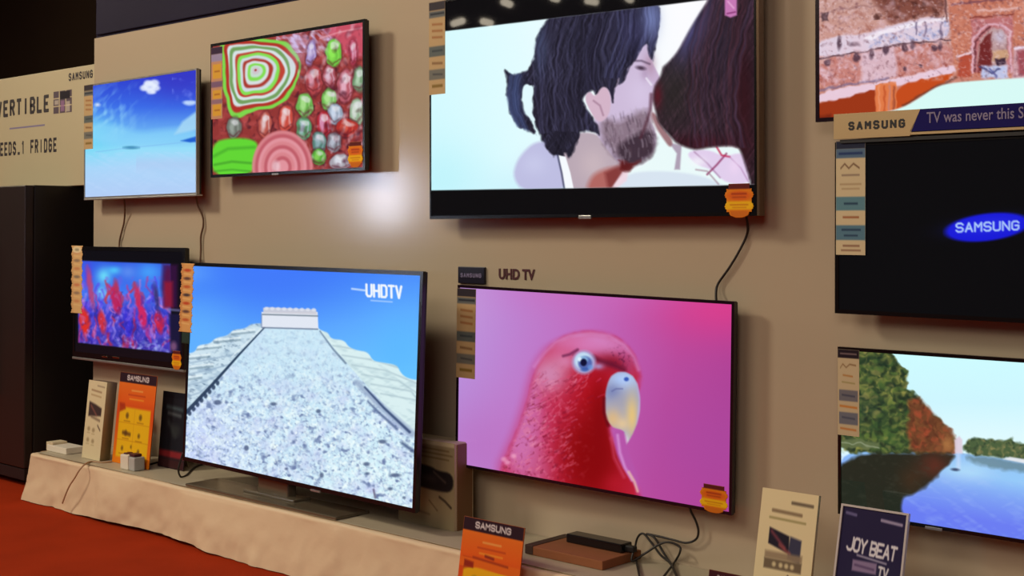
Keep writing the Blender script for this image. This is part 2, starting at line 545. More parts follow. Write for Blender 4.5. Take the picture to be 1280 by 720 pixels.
cloth()
MB().box(PX0 + 3.2 + 0.03, PX1 + 3.2 - 0.02, PY + 0.18 + 0.02, 0.18 - 0.004, PZ + 0.0005, PZ + 0.0025).build('top_shade', M['sheet'], pl)['label'] = 'thin layer on the top, the dimmer light put into its grey'  # added layer; its grey stands for the weaker light on the cloth top

# ------------------------------------------------------------------ televisions
def tv_root(cx, cy, cz, w, h, yaw=0, tilt=0, roll=0, name='wall_mounted_television'):
    rot = (Matrix.Rotation(R(yaw), 3, 'Z') @ Matrix.Rotation(R(tilt), 3, 'X') @ Matrix.Rotation(R(-roll), 3, 'Y'))
    base = Vector((cx, cy, cz)) + rot @ Vector((0, 0, -h / 2))
    o = empty(name, base); o.rotation_euler = rot.to_euler()
    return o, Matrix.Translation(base) @ rot.to_4x4()


def local(mw, px, py, y=0.0):
    """pixel -> x, z on the plane y of a thing with matrix mw"""
    n = np.array((mw.to_3x3() @ Vector((0, 1, 0)))[:]); o = np.array((mw @ Vector((0, y, 0)))[:])
    d = ray(px, py); t = ((o - CAM) @ n) / (d @ n)
    q = mw.inverted() @ Vector((CAM + d * t).tolist())
    return q.x, q.z


def make_tv(spec, label, paint, res, b=0.011, bb=None, bezel='black', mount=True, thick=0.024, back='blackm'):
    cx, cy, cz, w, h, yaw, tilt, roll = spec
    root, mw = tv_root(*spec, name='wall_mounted_television' if mount else 'television')
    tag(root, label, 'television')
    bb = b if bb is None else bb
    MB().ring(-w / 2, w / 2, 0, h, b, -0.003, thick * 0.5, bb).build('bezel', M[bezel], root)
    MB().box(-w / 2 + 0.002, w / 2 - 0.002, 0.004, thick, 0.002, h - 0.002, 0.004).box(-w * 0.36, w * 0.36, thick * 0.9, thick + 0.018, h * 0.12, h * 0.72, 0.008).build('rear_case', M[back], root)
    face_mesh('screen', -w / 2 + b, w / 2 - b, bb, h - b, 0.0, res[0], res[1], paint, SCREEN, root, trace=mw)
    if mount:
        mg = 0.004 + 0.2 * abs(math.sin(R(yaw))) + 0.002
        f = MB().box(-0.2, 0.2, thick + 0.017, GAP - mg, h * 0.36, h * 0.40, 0.001).box(-0.2, 0.2, thick + 0.017, GAP - mg, h * 0.6, h * 0.64, 0.001)
        f.box(-0.16, -0.13, thick + 0.017, GAP - 0.012, h * 0.3, h * 0.7).box(0.13, 0.16, thick + 0.017, GAP - 0.012, h * 0.3, h * 0.7)
        f.build('wall_bracket', M['blackm'], root)
    return root, mw, w, h


def part_rect(mw, x0, y0, x1, y1):
    a = local(mw, x0, y0); b = local(mw, x1, y1)
    return a[0], b[0], b[1], a[1]   # x0,x1,z0,z1


# ---- screen paintings, in coordinates of the traced photograph
def p_sky(p):
    p.grad([(0, (44, 62, 205)), (0.25, (58, 108, 232)), (0.48, (110, 182, 246)), (0.6, (150, 222, 250)), (0.75, (172, 214, 250)), (1, (178, 205, 246))], (176, 96), (178, 246))
    p.glow(225, 100, 42, 26, (60, 50, 190), 0.55)
    p.glow(112, 170, 34, 26, (110, 215, 245), 0.85)
    p.over((p.noise(5, 26, 4, 30) - 0.45) * 1.5 * np.exp(-((p.X - 140) / 34) ** 2 - ((p.Y - 140) / 34) ** 2), (150, 215, 250))
    p.poly([(116, 150), (150, 158), (175, 166), (200, 162), (247, 158), (247, 178), (106, 182)], (140, 215, 250), 0.6, 9)
    p.poly([(218, 168), (228, 152), (247, 138), (247, 162)], (165, 215, 245), 0.9, 4)
    p.over((p.noise(9, 7, 21, -50) - 0.62) * 2.2 * (p.Y < 140) * (p.X > 215), (110, 130, 240))
    for dx, dy, r in ((0, 0, 8), (-7, 2, 5), (6, -4, 6), (8, 2, 5), (1, 6, 5), (-2, -4, 5), (5, 7, 3)):
        p.ell(187 + dx, 108 + dy, r, r * 0.75, (232, 240, 255), a=0.85, soft=3)
    for dx, dy, r in ((0, 0, 6), (5, -1, 4), (-4, -1, 4)): p.ell(237 + dx, 129 + dy, r, r * 0.5, (200, 225, 255), a=0.8, soft=3)
    p.ell(122, 131, 3, 2, (230, 240, 255), a=0.8, soft=3)
    p.ell(164, 184.5, 9, 1.8, (44, 120, 160), a=0.85, soft=2.4)
    p.line([(120, 190), (150, 186), (200, 181), (247, 176)], 1.0, (120, 175, 235), 0.5, 1.5)
    p.poly([(226, 176), (236, 173), (247, 170), (247, 177), (238, 178)], (24, 90, 205), 0.95, 2.4)
    p.over((p.noise(30, 3, 2) - 0.4) * 0.5 * (p.Y > 190), (196, 222, 255))
    p.over(0.5 * np.exp(-((p.Y - 205) / 9) ** 2) * (p.X > 170), (176, 200, 240))


def p_candy(p):
    p.im[:] = (146, 54, 52)
    p.over((p.noise(9, 7, 3) - 0.35) * 1.3, (200, 90, 90)); p.over((p.noise(5, 6, 5) - 0.6) * 2, (60, 20, 34))
    p.over((p.noise(12, 4, 6, 35) - 0.4) * 2.4 * (p.Y < 66) * (p.X > 345) * (p.X < 420), (214, 190, 232))
    p.poly([(405, 20), (457, 20), (457, 75), (432, 70), (420, 50), (405, 40)], (206, 84, 106), 0.85, 6)
    p.line([(400, 48), (425, 40), (457, 34)], 2, (240, 170, 180), 0.6, 2)
    out = [(281, 48), (300, 46), (320, 42), (345, 47), (366, 50), (378, 62), (384, 82), (378, 104), (366, 122), (345, 134), (318, 140), (297, 146), (287, 132), (283, 110), (281, 80)]
    seq = [(126, 214, 76), (176, 50, 40), (212, 224, 226), (116, 160, 96), (214, 226, 228), (190, 66, 52), (132, 222, 84), (206, 216, 224), (170, 58, 48), (214, 222, 224), (130, 220, 84), (198, 220, 206), (206, 196, 204), (160, 40, 34)]
    n = len(seq)
    p.warp(3.4, 22, 77)
    for i, c in enumerate(seq):
        k = 1 - i / (n - 0.6)
        cx, cy = 326 + (319 - 326) * (1 - k), 95 + (89 - 95) * (1 - k)
        w = 0.05 * (i % 3)
        P = [(cx + (x - 331) * k * (1 + w * math.sin(j * 1.3)), cy + (y - 93) * k * (1 - 0.4 * w)) for j, (x, y) in enumerate(out)]
        # round off towards the middle
        Q = []
        for (x, y) in P:
            a = math.atan2(y - cy, x - cx); r = math.hypot(x - cx, y - cy); r2 = 46 * k
            m = 1 - k; m = m * 0.85
            Q.append((cx + math.cos(a) * (r * (1 - m) + r2 * m), cy + math.sin(a) * (r * (1 - m) + r2 * m)))
        p.poly(Q, c, 1, 2.2)
    p.unwarp()
    p.glow(372, 60, 12, 20, (200, 180, 220), 0.5)
    p.warp(2.2, 9, 88)
    for (cx, cy, rx, ry, rot, c, hl) in [
            (417, 66, 10, 18, 0, (112, 204, 70), (150, 240, 90)), (392, 100, 11, 18, 0, (178, 70, 74), (226, 170, 190)), (412, 96, 8, 15, 0, (172, 84, 96), (230, 200, 220)),
            (389, 66, 6, 16, 10, (150, 130, 190), (214, 200, 240)), (432, 108, 10, 20, 4, (186, 96, 110), (236, 190, 210)), (442, 66, 5, 16, 0, (180, 60, 84), (236, 180, 210)),
            (449, 100, 8, 16, 0, (110, 150, 110), (190, 220, 190)), (381, 132, 11, 15, 0, (110, 186, 84), (180, 230, 150)), (411, 124, 9, 14, 0, (110, 190, 84), (190, 235, 160)),
            (446, 140, 9, 17, 0, (150, 184, 150), (214, 230, 210)), (419, 142, 9, 13, 0, (150, 170, 190), (214, 226, 246)), (380, 160, 10, 14, 0, (90, 160, 110), (190, 200, 226)),
            (332, 156, 8, 16, 6, (190, 92, 80), (232, 216, 220)), (357, 148, 9, 17, 6, (206, 80, 66), (236, 208, 210)), (405, 156, 9, 17, 0, (176, 40, 50), (220, 160, 200)),
            (399, 180, 9, 16, 0, (84, 130, 120), (150, 180, 190)), (398, 196, 9, 10, 0, (84, 170, 60), (140, 210, 90)), (434, 160, 13, 12, 20, (180, 50, 44), (220, 100, 80)),
            (418, 178, 9, 12, 0, (120, 120, 130), (196, 204, 220)), (425, 202, 14, 10, -10, (170, 170, 180), (226, 230, 240)), (293, 160, 9, 13, 0, (110, 120, 110), (160, 170, 160))]:
        p.ell(cx, cy, rx + 1.5, ry + 1.5, (70, 22, 34), rot, 0.5, 3)
        p.ell(cx, cy, rx, ry, c, rot, 0.95, 2)
        p.ell(cx - rx * 0.25, cy - ry * 0.1, rx * 0.35, ry * 0.6, hl, rot, 0.8, 3)
        p.line([(cx + rx * 0.5, cy - ry * 0.6), (cx + rx * 0.6, cy + ry * 0.5)], 1.6, hl, 0.6, 2); p.ell(cx + rx * 0.1, cy - ry * 0.5, rx * 0.5, ry * 0.25, (236, 236, 240), 20, 0.6, 2.5); p.line([(cx - rx * 0.7, cy + ry * 0.5), (cx, cy + ry * 0.75), (cx + rx * 0.7, cy + ry * 0.4)], 2, (90, 26, 34), 0.55, 2.5)
    p.unwarp(); p.over((p.noise(6, 9, 3) - 0.55) * 1.5 * (p.X > 372), (226, 214, 230)); p.over((p.noise(7, 9, 33) - 0.58) * 1.5 * (p.X > 372), (70, 22, 40))
    p.poly([(264, 178), (290, 172), (318, 174), (324, 185), (318, 220), (264, 222)], (98, 214, 52), 1, 4)
    p.line([(266, 196), (285, 186), (318, 184)], 3, (60, 150, 40), 0.6, 4); p.line([(268, 206), (290, 202), (314, 204)], 2.4, (60, 140, 40), 0.7, 3)
    p.line([(268, 214), (290, 212), (312, 214)], 2, (52, 130, 40), 0.5, 2)
    for i, k in enumerate([1, .9, .8, .7, .6, .5, .4, .3, .2]):
        p.ell(353, 209, 38 * k, 46 * k, [(216, 132, 140), (190, 92, 104), (226, 150, 160)][i % 3], 0, 0.95, 2.4)
    p.ell(345, 208, 5, 7, (236, 206, 214), 0, 0.7, 4)


def hair(p, cx, n, fn, cols, w=1.1, a=0.5, seed=1, wave=3.0):
    rs = np.random.RandomState(seed)
    p.warp(wave, 17, seed + 3)
    for _ in range(n):
        t = rs.rand(); P = fn(t, rs)
        p.line(P, w * (0.5 + rs.rand()), cols[rs.randint(len(cols))], a * (0.3 + rs.rand() * 0.5), 2.4)
    p.unwarp()


def p_kiss(p):
    p.im[:] = (9, 8, 10)
    pic = [(530, 40.6), (560, 38.6), (690, 23.0), (826, 6.8), (950, -8.5), (950, 230.3), (740, 234.6), (530, 238.0)]
    mk = p.mask(pic, 1.5)
    p.clip = mk
    p.grad([(0, (212, 250, 255)), (0.35, (226, 252, 255)), (0.6, (240, 252, 255)), (1, (252, 252, 255))], (540, 120), (860, 60))
    p.glow(690, 235, 90, 26, (196, 236, 250), 0.6); p.glow(545, 225, 60, 50, (180, 240, 250), 0.55)
    # shoulders of the man
    p.poly([(641, 222), (645, 203), (656, 188), (668, 178), (684, 176), (704, 196), (712, 240), (654, 240)], (190, 190, 226), 1, 5)
    p.glow(668, 205, 16, 14, (204, 206, 238), 0.6)
    # neck
    p.poly([(700, 186), (712, 175), (724, 164), (752, 168), (770, 196), (790, 204), (776, 222), (764, 240), (706, 240)], (186, 168, 180), 1, 4)
    p.glow(742, 205, 18, 20, (206, 186, 192), 0.7); p.poly([(738, 222), (748, 214), (768, 208), (780, 212), (764, 240), (732, 240)], (176, 92, 84), 0.85, 8)
    p.poly([(756, 216), (778, 204), (786, 208), (766, 236), (760, 236)], (120, 44, 44), 0.75, 6)
    # white collar of the woman, shirt
    p.poly([(821, 168), (830, 160), (846, 172), (856, 182), (925, 182), (938, 204), (944, 240), (762, 240), (778, 218), (800, 210), (816, 198)], (234, 250, 250), 1, 2.5)
    p.poly([(766, 240), (780, 220), (800, 214), (840, 214), (880, 220), (905, 232), (930, 240)], (214, 226, 240), 0.9, 4)
    p.poly([(778, 215), (786, 214), (783, 226), (770, 236), (764, 236)], (240, 214, 226), 0.9, 3)
    p.poly([(836, 178), (852, 182), (850, 212), (843, 212), (846, 192)], (168, 150, 172), 0.9, 2.5)
    p.poly([(856, 190), (884, 186), (905, 196), (928, 190), (936, 200), (940, 230), (908, 230), (890, 212), (870, 206)], (224, 198, 234), 0.85, 3)
    p.line([(868, 190), (884, 204), (900, 222)], 2, (170, 130, 170), 0.7, 2); p.line([(884, 218), (896, 206), (908, 192)], 2.4, (140, 50, 96), 0.8, 2)
    p.line([(896, 184), (902, 194), (912, 196)], 2.4, (190, 40, 80), 0.8, 2); p.line([(912, 196), (926, 210), (936, 228)], 1.6, (170, 120, 170), 0.6, 2)
    p.line([(870, 212), (884, 214), (898, 230)], 2, (150, 110, 130), 0.6, 2); p.glow(872, 202, 10, 6, (246, 246, 252), 0.7); p.glow(918, 208, 7, 10, (240, 214, 244), 0.7)
    # face
    face = [(786, 40), (806, 38), (816, 56), (814, 68), (816, 80), (822, 92), (825, 100), (820, 105), (823, 114), (817, 124), (814, 138), (812, 150), (818, 160), (821, 176), (817, 190), (800, 203), (784, 207), (772, 203), (752, 178), (742, 160), (744, 142), (752, 128), (760, 104), (778, 84)]
    p.poly(face, (206, 188, 218), 1, 2.4); p.poly([(812, 76), (818, 84), (826, 99), (820, 106), (812, 100)], (200, 176, 208), 1, 3)
    p.glow(800, 118, 16, 22, (216, 200, 230), 0.7); p.glow(812, 80, 8, 14, (176, 140, 164), 0.7)
    p.glow(806, 92, 5, 8, (176, 150, 184), 0.6); p.ell(801, 85, 5.5, 2.4, (66, 46, 66), 10, 0.9, 3); p.line([(790, 76), (802, 76), (812, 80)], 2.2, (80, 60, 84), 0.7, 2.5)
    p.line([(808, 98), (814, 106)], 2.4, (238, 232, 246), 0.8, 2)
    # beard
    p.warp(3, 8, 41)
    p.poly([(748, 152), (760, 148), (770, 152), (782, 150), (800, 138), (812, 138), (816, 160), (822, 176), (816, 192), (800, 203), (786, 208), (774, 202), (754, 178)], (128, 106, 120), 0.85, 10)
    p.poly([(770, 182), (790, 172), (808, 162), (820, 166), (820, 186), (808, 200), (788, 208), (774, 202)], (52, 36, 48), 0.85, 8)
    p.poly([(772, 200), (790, 204), (802, 200), (784, 214), (776, 212)], (92, 22, 24), 0.9, 4)
    p.unwarp()
    keep = p.clip; p.clip = mk * p.mask([(748, 150), (812, 128), (822, 176), (800, 205), (774, 206), (752, 178)], 5)
    hair(p, 0, 130, lambda t, r: (lambda x, y: [(x, y), (x + r.randn() * 1.5 + 2, y + 9)])(752 + 66 * r.rand(), 132 + 66 * r.rand()), [(60, 44, 60), (170, 156, 170), (84, 64, 76), (196, 180, 196)], 1.2, 0.6, 5, 1.5)
    p.clip = keep
    p.line([(814, 118), (813, 138), (807, 156), (801, 172)], 3.4, (80, 40, 54), 0.75, 4); p.glow(815, 146, 3, 7, (176, 146, 160), 0.8)
    # man's hair
    H = [(684, 26), (690, 18), (740, 10), (800, 2), (822, 4), (826, 20), (822, 44), (818, 64), (816, 76), (811, 68), (810, 52), (803, 58), (796, 72), (790, 78), (784, 92), (777, 104), (772, 106), (775, 94), (768, 110), (766, 128), (762, 112), (754, 108), (746, 120), (742, 112), (734, 116), (728, 124), (732, 134), (740, 146), (748, 158), (751, 171), (744, 165), (726, 163), (722, 176), (717, 190), (711, 199), (706, 186), (704, 200), (696, 192), (692, 196), (680, 180), (672, 166), (667, 150), (666, 130), (668, 108), (662, 106), (654, 112), (651, 124), (656, 140), (664, 152), (670, 168), (660, 164), (646, 158), (637, 140), (633, 120), (635, 100), (630, 86), (640, 93), (652, 92), (663, 85), (667, 70), (670, 50), (676, 36)]
    p.warp(2.2, 7, 31); p.poly(H, (36, 33, 48), 1, 2.8); p.unwarp()
    p.over((p.noise(2.2, 20, 61, 8) - 0.52) * 1.1 * p.mask(H, 5), (88, 86, 122)); p.over((p.noise(2.4, 16, 71, -6) - 0.5) * 1.8 * p.mask(H, 5), (18, 16, 26))
    keep = p.clip; p.clip = mk * p.mask(H, 3)
    p.glow(815, 22, 14, 26, (128, 140, 196), 0.75); p.glow(795, 40, 26, 30, (60, 58, 96), 0.6); p.glow(676, 60, 8, 34, (84, 100, 140), 0.6)
    p.glow(644, 128, 11, 42, (62, 74, 118), 0.75); p.glow(700, 130, 30, 30, (28, 24, 38), 0.5); p.glow(735, 60, 40, 40, (30, 30, 44), 0.4)
    hair(p, 0, 150, lambda t, r: (lambda x: [(x, 12 + 10 * r.rand()), (x - 8 - 10 * r.rand(), 60), (x - 14 + r.randn() * 4, 110), (x - 8 + r.randn() * 6, 165)])(680 + 110 * r.rand()), [(82, 80, 118), (20, 18, 30), (64, 62, 92), (100, 98, 134), (24, 20, 34)], 1.3, 0.45, 3)
    hair(p, 0, 70, lambda t, r: (lambda x: [(x, 6), (x + 4 * r.rand(), 40 + 14 * r.rand()), (x - 10 - 14 * r.rand(), 96)])(770 + 54 * r.rand()), [(120, 128, 180), (30, 28, 50), (84, 84, 130), (24, 22, 40)], 1.2, 0.5, 8)
    hair(p, 0, 26, lambda t, r: (lambda x: [(x + 8, 92), (x, 118), (x + 4, 140), (x + 16, 162)])(632 + 14 * r.rand()), [(90, 104, 150), (36, 44, 80)], 1.2, 0.5, 9)
    p.clip = keep
    p.glow(815, 24, 11, 24, (130, 144, 200), 0.55)
    p.poly([(653, 108), (660, 104), (665, 112), (663, 128), (664, 142), (670, 150), (666, 152), (658, 142), (653, 126)], (226, 250, 255), 1, 2)
    # ear
    p.poly([(730, 122), (737, 113), (744, 122), (752, 108), (760, 110), (764, 126), (762, 142), (754, 152), (746, 152), (738, 140)], (212, 180, 200), 1, 2.4)
    p.line([(742, 126), (750, 132), (754, 144)], 2, (150, 110, 134), 0.7, 2.5); p.line([(764, 108), (766, 128)], 2.4, (40, 34, 54), 0.8, 2)
    p.poly([(698, 194), (707, 196), (713, 216), (718, 240), (707, 240), (703, 216)], (246, 250, 255), 1, 1.6)
    p.line([(697, 194), (702, 216), (706, 240)], 2.2, (60, 62, 90), 0.8, 2)
    # woman's hair
    W = [(890, -12), (884, 4), (874, 18), (862, 38), (848, 64), (838, 76), (829, 84), (826, 96), (818, 108), (816, 124), (820, 140), (822, 152), (830, 162), (838, 170), (845, 178), (858, 184), (870, 187), (885, 184), (900, 182), (915, 182), (925, 185), (932, 206), (938, 226), (940, 240), (955, 240), (955, -20)]
    p.poly([(813, 140), (820, 142), (828, 160), (842, 176), (838, 186), (828, 172), (820, 160)], (150, 104, 110), 0.9, 3)
    p.poly(W, (48, 34, 42), 1, 4)
    p.over((p.noise(2.6, 30, 81, 10) - 0.5) * 1.5 * p.mask(W, 5), (100, 66, 84)); p.over((p.noise(2.6, 24, 91, 4) - 0.5) * 1.6 * p.mask(W, 5), (22, 14, 20))
    p.clip = mk * p.mask(W, 6)
    p.glow(866, 40, 16, 46, (84, 82, 136), 0.8, 25); p.glow(842, 110, 24, 40, (44, 40, 38), 0.7); p.glow(905, 60, 30, 60, (42, 38, 54), 0.5)
    p.glow(930, 130, 14, 90, (50, 16, 22), 0.8); p.glow(880, 180, 50, 12, (58, 14, 24), 0.8); p.glow(822, 120, 6, 16, (92, 24, 36), 0.8)
    hair(p, 0, 120, lambda t, r: (lambda x: [(x, -6), (x - 18 + r.randn() * 4, 60), (x - 24 + r.randn() * 6, 120), (x - 14 + r.randn() * 6, 184)])(878 + 68 * r.rand()), [(104, 62, 78), (30, 22, 30), (84, 44, 56), (70, 60, 88), (26, 16, 22)], 1.4, 0.42, 4)
    p.clip = mk
    p.poly([(906, -4), (921, -4), (921, 19), (913, 22), (906, 19)], (214, 130, 196), 0.9, 2.5); p.line([(909, 17), (919, 15)], 2, (130, 50, 110), 0.8, 1.5); p.line([(910, 2), (917, 10)], 2, (236, 180, 220), 0.7, 2)
    p.clip = None


def p_parrot(p):
    p.grad([(0, (186, 146, 222)), (0.45, (192, 108, 190)), (0.8, (184, 74, 156)), (1, (176, 66, 150))], (575, 400), (915, 460))
    p.glow(905, 380, 90, 46, (222, 60, 138), 0.85); p.glow(740, 360, 120, 30, (206, 106, 186), 0.5)
    p.glow(890, 560, 110, 80, (168, 72, 160), 0.6); p.glow(600, 560, 70, 60, (186, 110, 190), 0.6); p.glow(580, 370, 40, 60, (200, 150, 214), 0.5)
    body = [(628, 582), (636, 566), (646, 544), (654, 522), (661, 500), (666, 480), (671, 462), (679, 447), (690, 433), (704, 423), (720, 418), (738, 416), (756, 418), (771, 424), (784, 435), (792, 448), (797, 462), (800, 476), (790, 500), (770, 520), (760, 534), (762, 548), (770, 562), (778, 580), (788, 596), (799, 618), (799, 640), (628, 620)]
    for o_, a_ in ((10, 0.25), (6, 0.4), (2, 0.6)): p.poly([(x - (o_ if x < 700 else 0), y) for x, y in body], (196, 70, 130), a_, 14)
    p.warp(1.6, 9, 3); p.poly(body, (186, 30, 56), 1, 9); p.unwarp()
    keep = p.clip; p.clip = p.mask(body, 6)
    p.glow(740, 500, 24, 34, (190, 14, 28), 0.9); p.glow(700, 515, 30, 40, (196, 44, 84), 0.6); p.glow(738, 565, 38, 66, (140, 2, 8), 1.0); p.glow(740, 580, 30, 50, (134, 2, 8), 0.9); p.glow(750, 520, 14, 50, (130, 2, 10), 0.8)
    p.glow(650, 560, 24, 50, (206, 110, 176), 0.9); p.glow(664, 500, 12, 40, (200, 116, 180), 0.9); p.glow(684, 470, 18, 20, (206, 134, 176), 0.9)
    p.glow(735, 432, 56, 15, (206, 118, 176), 0.85, 4); p.glow(748, 427, 36, 10, (206, 134, 198), 0.95, 12); p.glow(668, 520, 20, 60, (204, 84, 140), 0.6); p.glow(700, 440, 30, 8, (206, 80, 126), 0.8, -28); p.glow(782, 450, 10, 22, (190, 90, 160), 0.7, -25)
    p.glow(766, 452, 20, 11, (134, 20, 44), 0.9, 15); p.glow(706, 452, 14, 10, (214, 130, 176), 0.8)
    p.glow(672, 590, 20, 24, (196, 84, 130), 0.7); p.glow(768, 604, 14, 12, (186, 24, 44), 0.5); p.glow(735, 430, 50, 12, (214, 120, 180), 0.7, 4); p.glow(690, 466, 22, 20, (208, 136, 176), 0.75); p.glow(656, 545, 18, 50, (202, 120, 182), 0.6)
    p.over((p.noise(4, 5, 3, 35) - 0.55) * 1.6 * np.clip((p.Y - 430) / 60, 0, 1) * np.clip((745 - p.X) / 70, 0, 1), (226, 130, 160))
    p.over((p.noise(3, 4, 13, 35) - 0.6) * 1.3 * np.clip((p.Y - 450) / 60, 0, 1) * np.clip((740 - p.X) / 60, 0, 1), (110, 8, 34))
    rs = np.random.RandomState(4)
    for _ in range(330):
        x = 655 + 95 * rs.rand(); y = 470 + 120 * rs.rand()
        if x > 732 and y > 505: continue
        l = 2 + 4 * rs.rand()
        if x > 715 and y > 495 + 20 * rs.rand(): continue
        q = (x + y) * 0.09; l *= 1.3
        p.line([(x, y), (x + l * 0.6, y - l * 0.3), (x + l, y - l * (0.7 + 0.3 * math.sin(q)))], 1.0, [(236, 120, 150), (214, 70, 110), (110, 8, 36), (130, 14, 44), (236, 150, 176)][rs.randint(5)], 0.42, 2.2)
    p.over((p.noise(3, 3, 8) - 0.5) * 1.8 * np.exp(-((p.X - 776) / 16) ** 2 - ((p.Y - 447) / 12) ** 2), (90, 20, 60))
    p.clip = keep
    p.line([(668, 458), (680, 442), (694, 428), (712, 420), (738, 416.5), (762, 420), (780, 431), (792, 446), (798, 462)], 3, (216, 150, 214), 0.55, 5)
    # brow strokes, eye
    p.line([(704, 445), (712, 443), (722, 437)], 3, (90, 24, 66), 0.7, 3); p.line([(742, 447), (752, 452), (766, 456), (780, 462)], 6, (96, 16, 46), 0.75, 5)
    p.line([(722, 438), (716, 444)], 2, (120, 40, 80), 0.5, 2)
    p.ell(730, 453, 14.5, 14.5, (170, 180, 226), -10, 0.9, 5); p.ell(729, 451, 10.5, 10.5, (196, 226, 244), 0, 0.9, 3); p.ell(731.5, 454, 8.8, 8.8, (70, 90, 166), 0, 0.9, 3); p.ell(729, 449, 6, 4, (150, 200, 230), 0, 0.7, 3)
    p.ell(724.5, 449, 2.6, 2.6, (226, 244, 255), 0, 0.9, 2); p.ell(729.5, 453, 4, 4.6, (10, 14, 54), 0, 1, 2); p.ell(731, 462, 5, 2.6, (50, 90, 170), 0, 0.7, 2); p.ell(738, 459, 3.5, 3, (96, 150, 220), 0, 0.7, 2)
    p.glow(748, 458, 7, 4, (170, 160, 216), 0.8)
    # beak
    bk = [(764, 470), (772, 465), (782, 465), (791, 470), (797, 480), (800, 496), (800, 514), (796, 530), (791, 542), (786, 551), (781, 558), (778, 552), (781, 540), (776, 537), (766, 534), (758, 524), (756, 508), (757, 490), (760, 478)]
    p.poly(bk, (160, 164, 190), 1, 2.4)
    p.clip = p.mask(bk, 2.5)
    p.glow(780, 474, 20, 12, (176, 204, 250), 0.95); p.glow(766, 490, 10, 10, (110, 124, 180), 0.7); p.glow(776, 502, 12, 10, (158, 158, 178), 0.7)
    p.glow(766, 524, 12, 14, (222, 184, 130), 0.9); p.glow(790, 520, 8, 26, (232, 196, 120), 0.9); p.glow(778, 530, 8, 8, (232, 200, 150), 0.8); p.glow(781, 552, 5, 8, (240, 226, 240), 0.95)
    p.line([(797, 478), (800, 500), (797, 530)], 2.4, (190, 170, 226), 0.8, 3)
    p.clip = None
    p.ell(783, 474, 3, 2.6, (40, 76, 176), 0, 0.9, 2); p.line([(765, 489), (770, 486), (778, 486)], 1.5, (90, 96, 150), 0.7, 2)
    p.line([(755, 498), (755, 516), (760, 532)], 3, (90, 4, 20), 0.8, 4)
    # chest edge
    p.poly([(766, 538), (780, 538), (784, 556), (788, 574), (796, 590), (800, 616), (790, 600), (778, 584), (770, 566)], (180, 84, 168), 1, 4)
    p.line([(772, 544), (775, 566), (781, 584), (790, 600)], 3, (214, 150, 214), 0.85, 3.5); p.line([(786, 590), (793, 602), (797, 614)], 3, (226, 180, 170), 0.9, 3)
    p.line([(764, 548), (768, 572), (780, 596)], 4, (196, 60, 90), 0.7, 4)
    for q in ((630, 574), (634, 578), (642, 570)): p.ell(q[0], q[1], 3.4, 2.8, (236, 160, 196), 0, 0.7, 3)


